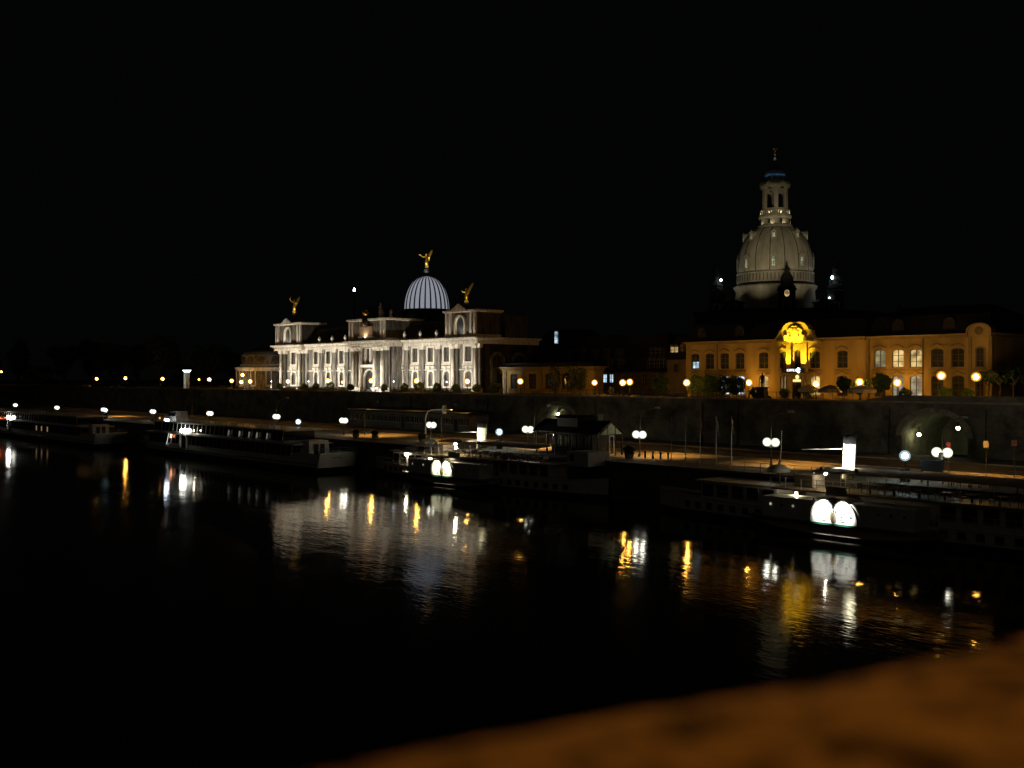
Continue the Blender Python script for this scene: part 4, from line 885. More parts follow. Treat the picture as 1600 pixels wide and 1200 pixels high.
# big dark trees at the far end
BIG = [(-18, 545, 160, 9), (28, 540, 150, 8), (64, 548, 172, 9), (100, 535, 152, 8.5), (140, 540, 166, 9), (176, 530, 150, 9), (214, 538, 160, 9), (250, 528, 152, 8.5), (290, 540, 172, 9), (330, 534, 156, 8), (362, 545, 164, 7.5)]
KIND = ['broad', 'tall', 'ragged', 'rounded', 'narrow', 'spreading', 'leaning', 'dense', 'loose', 'high-topped', 'smaller']
for i, (px, py, v, r) in enumerate(BIG):
    zt = zz(py-16, px, v)-TZ; tr = 3.0
    tree('park_tree', f'{KIND[i]} dark leafy tree, {ORD[i]} in the row beyond the far terrace lamps', sx(px, v), v, TZ if v < 168 else 3, tr, r, max(3, (zt-tr)/1.85), 4200, .42, 'leaf_dark', 200+i, 'park trees at the far end', 9)

# ================================================================ furniture of the terrace
v = 129.7; s_ = sx(1191, v); t = thing('monument', 'dark bronze standing figure on a stepped pedestal before the palace', 'statue', s_, v, TZ)
hz = zz(582, 1191, v)-TZ; k = hz/3.4
b = MB(); b.taper(-1.1, 1.1, -1.0, 1.0, 0, .5*k, .2, .2); b.taper(-.7, .7, -.6, .6, .5*k, 1.5*k, .08, .08); b.box(-.75, .75, -.65, .65, 1.5*k, 1.62*k); b.obj('pedestal', M['church_dark'], t)
b = MB(); b.path([(-.14, 0, 1.62*k), (-.12, 0, 2.1*k), (-.08, 0, 2.45*k)], .1, 6); b.path([(.14, 0, 1.62*k), (.12, 0, 2.1*k), (.08, 0, 2.45*k)], .1, 6)
b.lathe([(.26, 2.05*k), (.22, 2.45*k), (.28, 2.9*k), (.24, 3.05*k), (.08, 3.1*k)], 9); b.ball((0, 0, 3.24*k), .14, 8, 6, 1.2); b.path([(-.25, 0, 3.0*k), (-.36, -.05, 2.7*k), (-.2, -.2, 2.5*k)], .07, 6); b.path([(.25, 0, 3.0*k), (.38, 0, 2.7*k), (.34, -.1, 2.35*k)], .07, 6); b.obj('figure', M['bronze'], t, True)
for i, (px, v, w_, lab) in enumerate(((1264, 132.5, 1.6, 'wide cafe parasol left of the bright parasol before the entrance'), (1297, 131.2, 1.7, 'cafe parasol with lamplit cloth sides before the palace entrance'), (1347, 131.5, 1.9, 'folded-edge cafe parasol beyond the round clipped tree'))):
    t = thing('parasol', lab, 'parasol', sx(px, v), v, TZ, .3*i, 'cafe parasols')
    h = 1.75
    b = MB(); b.tube((0, 0, 0), (0, 0, h+.5), .03); b.lathe([(.3, 0), (.3, .08), (.05, .12)], 8); b.obj('pole', M['iron'], t)
    b = MB(); b.lathe([(w_, h-.55), (w_, h-.1), (w_*.5, h+.3), (.03, h+.52)], 8); b.obj('canopy', M['cloth'], t)
def bench(s, v, z, rz, label, group):
    t = thing('bench', label, 'bench', s, v, z, rz, group)
    for k in range(3): MB().box(-.95, .95, -.25+k*.17, -.12+k*.17, .42, .46).obj('seat_slat', M['wood'], t)
    for k in range(2): MB().box(-.95, .95, .28, .32, .55+k*.17, .68+k*.17).obj('back_slat', M['wood'], t)
    for k in (-1, 1): b = MB(); b.box(k*.8-.04, k*.8+.04, -.25, -.18, 0, .42); b.box(k*.8-.04, k*.8+.04, .24, .3, 0, .85); b.box(k*.8-.04, k*.8+.04, -.25, .3, .36, .42); b.obj('leg', M['iron'], t)
for i, px in enumerate((840, 965, 1062, 1120, 1418, 1505, 1540)):
    bench(sx(px, 129.6), 129.6, TZ, PI, f'{ORD[i]} slatted bench behind the terrace railing, from the pavilion towards the tunnel', 'terrace benches')
def person(label, s, v, z, rz, coat='coat'):
    t = thing('person', label, 'person', s, v, z, rz, 'people on the terrace')
    me = bpy.data.meshes.new('body')
    vs_ = [(0, 0, .95), (0, 0, 1.2), (0, 0, 1.45), (0, -.01, 1.54), (0, -.02, 1.7), (.1, 0, .9), (.11, -.03, .5), (.12, 0, .08), (.13, -.14, .04), (-.1, 0, .9), (-.11, .04, .5), (-.12, .05, .08), (-.13, -.1, .04), (.2, 0, 1.42), (.27, .02, 1.15), (.25, -.1, .92), (-.2, 0, 1.42), (-.27, .02, 1.15), (-.25, -.1, .92)]
    es = [(0, 1), (1, 2), (2, 3), (3, 4), (0, 5), (5, 6), (6, 7), (7, 8), (0, 9), (9, 10), (10, 11), (11, 12), (2, 13), (13, 14), (14, 15), (2, 16), (16, 17), (17, 18)]
    rs = [.15, .14, .15, .06, .1, .09, .065, .045, .04, .09, .065, .045, .04, .065, .05, .035, .065, .05, .035]
    me.from_pydata(vs_, es, []); o = bpy.data.objects.new('body', me); COL.objects.link(o); o.parent = t
    sk = o.modifiers.new('skin', 'SKIN'); me.materials.append(M[coat])
    for i, r in enumerate(rs): me.skin_vertices[0].data[i].radius = (r, r*.8)
    me.skin_vertices[0].data[0].use_root = True
    o.modifiers.new('sub', 'SUBSURF').levels = 1
    b = MB(); b.ball((0, -.03, 1.68), .1, 10, 8, 1.25); b.obj('head', M['skin'], t, True)
    b = MB(); b.ball((0, .0, 1.72), .112, 10, 8, 1.1); b.obj('hair', M['coat'], t, True)
person('standing person in dark coat near the benches before the pavilion', sx(953, 130), 130, TZ, .4)
person('second person in dark coat beside the first, a step behind', sx(957.5, 130.5), 130.5, TZ, -2.2)

# ================================================================ quay lamps, street lights, signs
QL = [24, 89, 162, 239, 328, 432, 537, 674, 825, 999, 1205, 1472]
QY = [633, 637, 640, 643, 646, 651, 657, 664, 671, 679, 691, 707]
for i, (px, py) in enumerate(zip(QL, QY)):
    v = 100; globe_lamp('quay_lamp', f'{ORD[i]} white twin-globe lamp along the quay, counted from the far end', 'lamp', sx(px, v), v, QZ, zz(py, px, v), 'mercury', .44, 'twin-globe lamps on the quay', .54)
for i, (px, py, v, lab) in enumerate(((165, 641, 96, 'single cool white lamp on the landing by the farther river cruiser'), (466, 659, 95, 'single cool white lamp above the stern of the nearer river cruiser'), (780, 675, 96, 'single cool bluish lamp beside the ticket pavilion'), (1414, 712, 95, 'single cool bluish lamp on a dark post near the lit funnel'))):
    t = globe_lamp('landing_lamp', lab, 'lamp', sx(px, v), v, QZ, zz(py, px, v), 'cool', .46, 'cool landing lamps')
    b = MB(); b.box(-.35, .35, -.3, .3, 0, 1.3); b.obj('cabinet', M['black'], t)
SODS = (1, .47, .09)
for i, (px, pyt, dx) in enumerate(((163, 616, 1), (300, 618, 1), (432, 622, 1), (570, 628, 1), (690, 632, 1), (835, 634, 1), (1000, 637, 1), (1205, 643, 1), (1472, 652, 1))):
    v = 101.5; s_ = sx(px, v); zt = zz(pyt, px, v); h = zt-QZ
    t = thing('street_light', f'{ORD[i]} tall gooseneck street light on the quay, counted from the far end', 'street light', s_, v, QZ, 0, 'gooseneck street lights')
    b = MB(); b.path([(0, 0, 0), (0, 0, h-1.6)], .055, 6, .035); b.path([(0, 0, h-1.6), (.15, .1, h-.9), (.6, .5, h-.3), (1.5, 1.3, h)], .03, 5); b.obj('mast', M['iron'], t)
    b = MB(); b.taper(1.3, 2.1, 1.2, 1.55, h-.1, h+.12, .1, .06); b.obj('lamp_head', M['steel'], t)
    spot(t, (1.7, 1.4, h-.15), (1.4, 1.9, 0), 4200, SODS, 120, .7, .12)
# signal mast
v = 102.5; s_ = sx(665, v); zt = zz(640, 665, v); h = zt-QZ
t = thing('signal_mast', 'curved orange lit gantry mast with a traffic signal head over the quay road', 'traffic signal', s_, v, QZ)
rch = sx(694, v)-s_; rch2 = sx(706, v)-s_
b = MB(); b.path([(0, 0, 0), (0, 0, h-1.6), (.15, 0, h-.8), (.7, 0, h-.25), (1.5, 0, h), (rch, 0, h+.15)], .13, 8, .1); b.path([(rch, 0, h+.15), (rch2, 0, h+.1)], .06, 6); b.obj('mast', M['cream'], t)
b = MB(); b.box(rch-.16, rch+.16, -.3, .3, h-.55, h+.75); b.obj('signal_head', M['cream'], t)
b = MB(); b.box(-.3, .0, -.25, .2, 2.0, 2.9); b.obj('side_signal', M['iron'], t)
# flag poles
for i, px in enumerate((1049, 1071, 1094, 1119, 1143)):
    v = 97; s_ = sx(px, v); zt = zz(652, px, v); h = zt-QZ
    t = thing('flagpole', f'{ORD[i]} slim flagpole with limp flag by the quay edge, from the ticket pavilion side', 'flagpole', s_, v, QZ, 0, 'flagpoles on the quay')
    b = MB(); b.path([(0, 0, 0), (0, 0, h)], .05, 6, .03); b.ball((0, 0, h), .07, 6, 4); b.obj('pole', M['steel'], t)
    rn = random.Random(i+3); c = MB(); L = rn.uniform(1.2, 1.8); w_ = rn.uniform(.25, .6); rows = []
    for k in range(7):
        f_ = k/6; rows.append([(.04+w_*j/5*(.35+.75*f_), .09*math.sin(j*2.0+f_*3), h-.15-f_*L-j/5*.9*w_) for j in range(6)])
    c.loft(rows); c.obj('flag', mat('flag_cloth', ((.30, .29, .27), (.2, .22, .25), (.35, .16, .08), (.27, .25, .2), (.32, .24, .14))[i], .9, .4, 2), t, True)
# ticket pavilion
v = 96.5; s_ = sx(842, v); t = thing('ticket_pavilion', 'dark half-timbered ticket pavilion with gable and raised roof lantern', 'kiosk', s_, v, QZ)
L = sx(930, v)-s_; D_ = 3.6; hw = 3.0
b = MB(); b.box(0, L, 0, D_, 0, .15); b.obj('floor_slab', M['cobble'], t)
b = MB(); b.box(L*.22, L*.92, .3, D_-.3, .15, 2.9); b.obj('wall', mat('dark_boards', (.05, .055, .045), .8, .3, 2), t)
rf = MB(); rf.xprism([(-.8, 2.85), (D_/2, 4.35), (D_+.8, 2.85), (D_+.8, 2.95), (D_/2, 4.5), (-.8, 2.95)], -.6, L+1.2); rf = rf.obj('roof', M['slate'], t)
b = MB(); b.box(L*.32, L*.68, .2, D_-.2, 3.6, 4.75); b.obj('roof_lantern', M['slate'], rf)
b = MB(); b.taper(L*.28, L*.72, -.3, D_+.3, 4.75, 5.1, .5, .6); b.obj('lantern_roof', M['slate'], rf)
b = MB(); b.box(L*.92, L*.92+.8, D_*.4, D_*.4+.1, 4.5, 5.3); b.obj('sign', M['cream'], rf)
for k in range(6):
    x = L*.24+k*L*.115; b = MB(); b.box(x, x+.5, .22, .299, .9, 2.4); p = b.obj('window', M['boat_glass'], t); b = MB(); b.box(x+.22, x+.28, .16, .219, .9, 2.4); b.box(x-.06, x, .16, .299, .8, 2.5); b.box(x+.5, x+.56, .16, .299, .8, 2.5); b.obj('frame', M['white_wood'], p)
for x in (.1, L*.2, L*.95, L+.9):
    for y in (-.5, D_+.5): b = MB(); b.box(x-.07, x+.07, y-.07, y+.07, 0, 2.9); b.obj('post', M['black'], t)
gp = MB(); gp.xprism([(-.3, 2.75), (D_+.3, 2.75), (D_/2, 4.2)], L+1.05, L+1.15); gp.obj('gable_panel', mat('gable_boards', (.28, .32, .22), .8, .2, 2), t)
b = MB()
for y in (D_*.3, D_*.7): b.box(L+1.1, L+1.2, y-.06, y+.06, 0, 4.0)
b.obj('gable_post', M['black'], t)
b = MB(); ring(b, .7, 2.3, 0, .12, 0, .08, 4, 0, .2); o = b.obj('door_frame', M['white_wood'], t, loc=(L+1.25, D_*.5, 0)); o.rotation_euler = (0, 0, PI/2)
# low service building by the terrace wall
v = 121.5; s_ = sx(546, v); L = sx(732, v)-s_; t = thing('service_building', 'long low flat-roofed service building under the terrace wall', 'building', s_, v, QZ+.08)
b = MB(); b.box(0, L, 0, 5, 0, 3.1); b.obj('wall', M['plaster_g'], t)
b = MB(); b.box(-.4, L+.4, -.6, 5.3, 3.102, 3.4); b.obj('roof', M['black'], t)
n = 26
for i in range(n):
    x = L*(i+.6)/n
    if i in (12, 19, 23):
        b = MB(); b.box(x-.5, x+.5, -.06, -.003, 0, 2.2); o = b.obj('door', M['iron'], t); b = MB(); b.box(x+.3, x+.38, -.12, -.061, 1.0, 1.15); b.obj('handle', M['steel'], o)
    else:
        b = MB(); b.box(x-.45, x+.45, -.05, -.003, 1.2, 2.3); o = b.obj('window', M['boat_glass'], t); b = MB(); b.box(x-.04, x+.04, -.09, -.051, 1.2, 2.3); b.box(x-.5, x+.5, -.14, -.003, 1.1, 1.198); b.obj('frame', M['white_wood'], o)
# tunnel lamps
for px, py, lab in ((872, 647, 'yellowish wall lamp inside the small arched tunnel mouth'), (1436, 679, 'white wall lamp on the farther side of the wide tunnel'), (1497, 669, 'white wall lamp on the nearer side of the wide tunnel')):
    v = 131.5 if px == 872 else 130.5 if px < 1480 else 132.5
    t = thing('tunnel_lamp', lab, 'lamp', sx(px, v), v, zz(py, px, v)); b = MB(); b.box(-.05, .05, -.05, .05, .2, .2+(.4 if px == 872 else .8)); b.box(-.35, .35, -.2, .2, .2, .28); b.obj('bracket', M['iron'], t)
    b = MB(); b.ball((0, 0, 0), .24, 10, 6); b.obj('globe', M['tunnel'], t, True)
# billboard, bins, benches, signs, planters on the quay
v = 95.5; s_ = sx(1440, v); we = sx(1473, v)-s_; t = thing('billboard', 'dark notice board on two posts at the quay edge', 'sign', s_, v, QZ)
zt = zz(719, 1455, v)-QZ; zb = zz(737, 1455, v)-QZ; b = MB(); b.box(0, we, -.06, .06, zb, zt); b.obj('board', M['black'], t)
for x in (0, we): b = MB(); b.box(x-.05, x+.05, -.08, .08, 0, zt+.1); b.obj('post', M['iron'], t)
b = MB(); b.box(we-.35, we+.1, -.16, -.09, zt+.15, zt+.8); b.obj('notice', M['cream'], t)
for i, px in enumerate((1502, 1545)): bench(sx(px, 94.3), 94.3, QZ, 0, ('nearer' if i else 'farther')+' slatted bench on the quay beyond the notice board', 'quay benches')
for i, (px, r) in enumerate(((660, .7), (586, .6), (556, .55), (983, .8))):
    t = thing('planter', f'{("middle", "second", "farthest", "nearest")[i]} round planter with dark bush on the quay promenade', 'planter', sx(px, 97), 97, QZ, 0, 'planters on the quay')
    b = MB(); b.lathe([(.45, 0), (.6, .5), (.62, .6), (.5, .6)], 12); b.obj('pot', M['coping'], t); b = MB(); b.leaves((0, 0, 1.0), r, r, r*.8, 700, .1, random.Random(i)); b.obj('bush', M['leaf'], t)
for i, px in enumerate((1008, 1020, 1032, 1044)):
    t = thing('bollard', f'{ORD[i]} dark bollard on the lamplit quay before the flagpoles', 'bollard', sx(px, 99), 99, QZ, 0, 'quay bollards'); b = MB(); b.lathe([(.11, 0), (.11, .7), (.14, .75), (.14, .85), (.04, .95)], 8); tag(b.obj('shaft', M['iron'], t), '', '') if False else b.obj('shaft', M['iron'], t)
for px, py, h, c_, lab in ((1482, 695, .5, 'red', 'narrow red road sign on a thin post near the twin-globe lamp'), (1541, 694, .7, 'plaster_g', 'pale road sign on a thin post before the dark wall'), (1585, 692, .6, 'orange_paint', 'orange road sign at the near end of the road')):
    v = 106; s_ = sx(px, v); zt = zz(py, px, v)-QZ; t = thing('road_sign', lab, 'sign', s_, v, QZ)
    b = MB(); b.tube((0, 0, 0), (0, 0, zt+.3), .035); b.obj('post', M['iron'], t); b = MB(); b.box(-.25, .25, -.05, -.036, zt-h/2, zt+h/2); b.obj('sign_plate', M[c_], t)
v = 127.3; t = thing('wall_sign', 'small red square notice on the dark terrace wall', 'sign', sx(1534, v), v, zz(713, 1534, v)); b = MB(); b.box(-.35, .35, .35, .42, -.35, .35); b.obj('sign_plate', M['red'], t); b = MB(); b.prism([(-.12, -.2), (.12, -.2), (.05, .2), (-.05, .2)], .33, .349); b.obj('symbol', M['cream'], t)
# ================================================================ boats
def smooth(t): t = max(0, min(1, t)); return t*t*(3-2*t)
def hull_sections(L, B, zd, n=28, tail=.5):
    """half-beam and deck height along x (-L/2..L/2)"""
    out = []
    for i in range(n+1):
        x = -L/2+L*i/n; t = abs(x)/(L/2)
        e = (1-t**3.2)**(.62) if t < 1 else 0
        out.append((x, max(.06, B*e), zd+.75*t**3))
    return out
def hull(par, L, B, zd, zmid=.55):
    H = hull_sections(L, B, zd)
    for nm, m, za, zb, fa, fb in (('hull_bottom', 'hullblack', -1.2, zmid, .62, .96), ('hull_side', 'white', zmid, None, .96, 1.0)):
        b = MB()
        for sd in (-1, 1):
            rows = [[(x, sd*bb*fa, za), (x, sd*bb*(fa+fb)/2, za+(((zd_ if zb is None else zb))-za)*.5), (x, sd*bb*fb, zd_ if zb is None else zb)] for x, bb, zd_ in H]
            b.loft(rows if sd > 0 else [list(r) for r in rows])
        b.obj(nm, M[m], par, True)
    b = MB(); b.loft([[(x, -bb, z-.25), (x, bb, z-.25)] for x, bb, z in H]); b.obj('deck', M['deck'], par)
    b = MB()
    for sd in (-1, 1): b.path([(x, sd*bb*1.01, z) for x, bb, z in H], .07, 5)
    b.obj('gunwale', M['white'], par)
    b = MB()
    for sd in (-1, 1): b.path([(x, sd*bb*.975, zmid+.02) for x, bb, z in H], .06, 5)
    b.obj('rubbing_strake', M['green'], par)
    return H
def hb(H, x):
    for (x0, b0, z0), (x1, b1, z1) in zip(H, H[1:]):
        if x0 <= x <= x1: t = (x-x0)/(x1-x0); return b0+(b1-b0)*t, z0+(z1-z0)*t
    return H[-1][1], H[-1][2]
def railing(par, pts, h, m='white', post=1.6):
    b = MB()
    for q in (h, h*.55): b.path([(x, y, z+q) for x, y, z in pts], .025, 4)
    b.obj('rail', M[m], par)
    pm_ = MB().box(-.025, .025, -.025, .025, 0, h).mesh('rail_post', M[m])
    for (a, c) in zip(pts, pts[1:]):
        a = Vector(a); c = Vector(c); k = max(1, int((c-a).length/post))
        for i in range(k): place('rail_post', pm_, par, a.lerp(c, i/k))
def deck_lamp(par, loc, bulb='warm_bulb', r=.13, post=.6):
    b = MB(); b.tube((loc[0], loc[1], loc[2]-post), loc, .03); b.obj('lamp_post', M['iron'], par)
    b = MB(); b.ball((0, 0, 0), r, 8, 6); b.obj('lamp_globe', M[bulb], par, True, loc)
def steamer(label, s, v, L, B, sponson, pbx, fun, name_txt, full, lights, warm):
    t = thing('paddle_steamer', label, 'boat', s, v, 0)
    H = hull(t, L, B, 1.75)
    # hull windows
    wm = MB().box(-.36, .36, -.03, .03, 0, .62).mesh('hull_window', M['boat_glass']); fm = MB(); ring(fm, .72, .62, 0, .06, -.05, .02); fm = fm.mesh('frame', M['cream'])
    k = -L/2+5
    while k < L/2-4:
        if abs(k-pbx) > 7.5:
            bb, zd_ = hb(H, k); b2, _ = hb(H, k+.4); o = place('hull_window', wm, t, (k, -bb*.99-.01, .92), (0, 0, math.atan2(-(b2-bb), .4))); place('frame', fm, o)
        k += 1.55
    # deck saloons fore and aft
    for (xa, xb, nm) in ((-L/2+7, pbx-8.0, 'aft_saloon'), (pbx+8.0, L/2-8, 'fore_saloon')):
        w_ = B*.72; b = MB(); b.box(xa, xb, -w_, w_, 1.5, 3.75); o = b.obj(nm, M['white'], t)
        b = MB(); b.box(xa-.5, xb+.5, -w_-.45, w_+.45, 3.752, 3.9); b.obj('saloon_roof', M['cream'], o)
        n = int((xb-xa)/1.75); pm_ = MB().box(-.58, .58, -.04, -.003, 0, 1.1).mesh('pane', M['boat_glass']); fm_ = MB(); ring(fm_, 1.16, 1.1, 0, .07, -.09, -.003); fm_ = fm_.mesh('frame', M['wood'])
        for i in range(n):
            p = place('pane', pm_, o, (xa+(xb-xa)*(i+.5)/n, -w_, 2.35)); place('frame', fm_, o, (xa+(xb-xa)*(i+.5)/n, -w_-.002, 2.35))
        railing(t, [(xa, -hb(H, xa)[0]+.1, 1.9), (xb, -hb(H, xb)[0]+.1, 1.9)], .95)
    # awning over both upper decks
    zu, zaw = 3.92, 5.75
    def awning(xa, xb, m, nm):
        b = MB(); rows = []
        for i in range(13):
            x = xa+(xb-xa)*i/12; rows.append([(x, y*B*1.15, zaw+.28*(1-y*y)-.07*math.sin(i*PI)**2) for y in (-1, -.66, -.33, 0, .33, .66, 1)])
        b.loft(rows); rows = [[(p[0], p[1], p[2]-.05) for p in r] for r in rows]; b.loft(rows); o = b.obj(nm, M[m], t, True)
        k = int((xb-xa)/2.6)
        for i in range(k+1):
            x = xa+.1+(xb-xa-.2)*i/k
            for sd in (-1, 1):
                c = MB(); c.tube((x, sd*B*1.05, zu-.1), (x, sd*B*1.05, zaw), .03, .03, 5); c.obj('awning_pole', M['white'], t)
    awning(pbx-3.5, L/2-9, 'canvas', 'awning')
    b = MB(); b.box(pbx-8, pbx+9, -B*1.1, B*1.1, zu-.17, zu); b.obj('upper_deck', M['deck'], t)
    railing(t, [(pbx-8, -B*1.1, zu), (L/2-9, -B*1.1, zu)], 1.0)
    # sponson and paddle box
    for sd in (-1, 1):
        y0, y1 = sorted((sd*B*.85, sd*(sponson-.45))); b = MB()
        b.prism([(pbx-9, .95), (pbx-6.5, .55), (pbx-3, .25), (pbx+3, .25), (pbx+6.5, .55), (pbx+9, .95), (pbx+9, 1.25), (pbx-9, 1.25)], y0, y1); b.obj('sponson', M['cream'], t); y0, y1 = sorted((sd*B*.85, sd*sponson))
        b = MB(); b.box(pbx-9.05, pbx+9.05, y0-.12, y1+.12, 1.25, 1.42); b.obj('guard_rail', M['green'], t)
        b = MB(); b.box(pbx-7.5, pbx+7.5, y0+.15, y1-.12, 1.42, 3.3); b.obj('side_cabin', M['white'], t)
        pbr = 2.35; pts = [(pbx-pbr, 1.42), (pbx+pbr, 1.42)]+[(pbx+pbr*math.cos(PI*i/16), 1.42+2.35*math.sin(PI*i/16)) for i in range(17)][1:-1]
        pts = [(pbx-pbr, 1.42), (pbx+pbr, 1.42)]+[(pbx+pbr*math.cos(PI*i/16), 1.6+2.1*math.sin(PI*i/16)) for i in range(17)]
        b = MB(); b.prism(pts, y0, y1); pb = b.obj('paddle_box', M['white'], t)
        if sd > 0: continue
        b = MB(); b.path([(p[0], y0-.03, p[1]) for p in pts[2:]], .07, 5); b.obj('paddle_box_moulding', M['cream'], pb)
        # fan of vents below the arc
        for i in range(13):
            a = PI*(i+.5)/13; b = MB(); r0, r1 = .62, 1.12
            c_, s__ = math.cos(a), math.sin(a)
            b.add([(pbx+r0*c_-.03*s__, y0-.02, 1.5+r0*s__+.03*c_), (pbx+r0*c_+.03*s__, y0-.02, 1.5+r0*s__-.03*c_), (pbx+r1*c_+.07*s__, y0-.02, 1.5+r1*s__-.07*c_), (pbx+r1*c_-.07*s__, y0-.02, 1.5+r1*s__+.07*c_)], [(0, 1, 2, 3)]); b.obj('vent_slot', M['letter'], pb)
        b = MB(); b.lathe([(.5, 0), (.42, .08), (.1, .1)], 14); cr_ = b.obj('crest', mat('crest_paint', (.25, .20, .12), .5, .6, 6, alt=(.05, .05, .06)), pb, loc=(pbx, y0-.02, 1.95)); cr_.rotation_euler = (PI/2, 0, 0); cr_.scale = (.7, 1, 1)
        if name_txt:
            n = len(name_txt)
            for i, chr_ in enumerate(name_txt):
                a = PI*(.5+.37*(1-2*i/(n-1))); o = place('lettering', text_mesh(chr_, .55, M['letter'], .015), pb, (pbx+1.62*math.cos(a), y0-.03, 1.5+1.3*math.sin(a)), (PI/2, -(a-PI/2), 0))
            for dx, tx in ((-1.1, '1884'), (1.1, '1991')): pass
        for k in (-1, 1):
            spot(t, (pbx+k*1.05, y0-1.5, 3.5), (pbx+k*1.05, y0-.02, 2.6), lights, (1, .93, .66) if warm else (1, .98, .90), 68, .9, .06)
            b = MB(); b.tube((pbx+k*1.05, y0+.1, 3.3), (pbx+k*1.05, y0-1.5, 3.62), .02); b.taper(pbx+k*1.05-.09, pbx+k*1.05+.09, y0-1.6, y0-1.42, 3.58, 3.72, .03, .03); b.obj('box_light', M['iron'], t)
        # name board over the box
        b = MB(); b.box(pbx-1.0 if not warm else pbx+.8, pbx+3.2 if warm else pbx+1.0, y0+.45, y0+.53, 3.85, 4.65); b.obj('board', M['canvas'], t)
        pmh = MB().ball((0, 0, 0), .13, 8, 6, 1, .3).mesh('porthole', M['boat_glass']); pmw = MB().ball((0, 0, 0), .12, 8, 6, 1, .3).mesh('porthole', M['room_w'])
        for i, x in enumerate((-6.6, -5.4, -4.2, 4.2, 5.4, 6.6)): place('porthole', pmw if i in (0, 2) else pmh, t, (pbx+x, y0+.12, 2.6))
    # funnel with stays, hinged back a little
    fx, fz0, fz1, fr = fun; lean = -.05
    b = MB(); dx = lambda z: fx-(z-fz0)*lean
    sec = [(fr*1.02, fz0), (fr*1.02, fz0+.5), (fr, fz0+.55), (fr, fz0+(fz1-fz0)*.80)]
    rows = [[(dx(z)+r*math.cos(2*PI*i/20), r*math.sin(2*PI*i/20), z) for i in range(21)] for r, z in sec]; b.loft(rows); f_ = b.obj('funnel', M['funnel'], t, True)
    rows = [[(dx(z)+r*math.cos(2*PI*i/20), r*math.sin(2*PI*i/20), z) for i in range(21)] for r, z in ((fr*1.05, fz0+(fz1-fz0)*.80), (fr*1.05, fz1), (fr*.8, fz1), (fr*.8, fz1-1))]
    b = MB(); b.loft(rows); b.obj('funnel_top', M['hullblack'], f_, True)
    b = MB()
    for zq in (.3, .55): b.lathe([(fr+.035, fz0+(fz1-fz0)*zq), (fr+.035, fz0+(fz1-fz0)*zq+.06)], 16, (dx(fz0+(fz1-fz0)*zq), 0))
    b.obj('funnel_band', M['steel'], f_)
    b = MB(); b.tube((fx-fr, -.1, fz1-1.3), (fx-4.2, -1.2, fz1-1.5), .05); b.obj('whistle_boom', M['white'], f_)
    for k, (lx, ly) in enumerate(((-1.2, -2.6), (2.2, -2.4))):
        spot(t, (fx+lx, ly, fz0+1.35), (fx+.05, 0, fz0+(fz1-fz0)*.58), full*(1 if k == 0 else .8), (1, .97, .86) if not warm else (1, .93, .72), 75, .5, .06)
        b = MB(); b.taper(fx+lx-.15, fx+lx+.15, ly-.15, ly+.15, fz0+.85, fz0+1.2, .03, .03); b.obj('funnel_light', M['iron'], t)
    # wheelhouse, mast, boats' bits
    b = MB(); b.box(pbx-6.6, pbx-4.6, -1.1, 1.1, zu, zu+1.2); b.obj('bridge', M['canvas'], t)
    b = MB(); b.lathe([(1.15, zu+1.2), (1.1, zu+1.5), (.7, zu+1.8), (.05, zu+1.95)], 12, (pbx-5.6-3.5, 0)); b.obj('skylight_dome', M['white'], t, True)
    b = MB(); b.path([(pbx-9, 0, 2), (pbx-8.7, 0, 9.2 if not warm else 8)], .07, 6, .04); b.obj('mast', M['cream'], t)
    for sgn, nm in ((-1, 'stern_staff'), (1, 'jack_staff')):
        x = sgn*(L/2-.8); b = MB(); b.tube((x, 0, 2.2), (x+sgn*.4, 0, 4.8), .035); b.obj(nm, M['wood'], t)
    for i in range(7):
        x = pbx+1.5+i*2.3
        if x > L/2-10: break
        b = MB(); b.box(x-.5, x+.5, -B*.8, -B*.3, zu+.65, zu+.7); b.box(x-.04, x+.04, -B*.6, -B*.5, zu, zu+.65); o = b.obj('table', M['wood'], t)
        for q in (-.8, .8): b = MB(); b.box(x+q-.2, x+q+.2, -B*.75, -B*.4, zu+.42, zu+.46); b.box(x+q*1.25-.03, x+q*1.25+.03, -B*.75, -B*.4, zu+.46, zu+.9); b.tube((x+q, -B*.57, zu), (x+q, -B*.57, zu+.42), .04); b.obj('seat', M['cream'], t)
    return t, H
pv_ = 88.6; L1 = 60; ps = sx(1032, pv_)+L1/2; pb1 = sx(1302, 83.3)-ps
fbx = sx(1325, pv_)-ps
st1, H1 = steamer('white paddle steamer with brightly lit funnel and lettered paddle box', ps, pv_, L1, 2.75, 5.3, pb1, (fbx, 5.0, zz(680, 1328, pv_), .56), 'DIESBAR', 3000, 2600, False)
deck_lamp(st1, (sx(1276, 86)-ps, -1.0, zz(739, 1276, 87.5)), 'warm_bulb', .15, 2.0); deck_lamp(st1, (sx(1243, 85.6)-ps, -2.9, zz(771, 1243, 85.7)), 'warm_bulb', .13)
b = MB(); b.tube((sx(1217, 90)-ps-.3, 1.4, 4), (sx(1221, 90)-ps, 1.4, zz(697, 1221, 90)), .09, .06); b.obj('signal_pole', M['red'], st1)
pv2 = 90.6; sa2, sb2 = sx(588, pv2), sx(951, pv2); ps2 = (sa2+sb2)/2; pb2 = sx(690, 85.6)-ps2; print('STEAMER2', sb2-sa2, pb2, 'S1', pb1)
fb2 = sx(752, pv2)-ps2
st2, H2 = steamer('darker paddle steamer moored between the other boats with cream lit funnel', ps2, pv2, sb2-sa2, 2.7, 5.0, pb2, (fb2, 4.9, zz(660, 752, pv2), .62), '', 900, 1300, True)
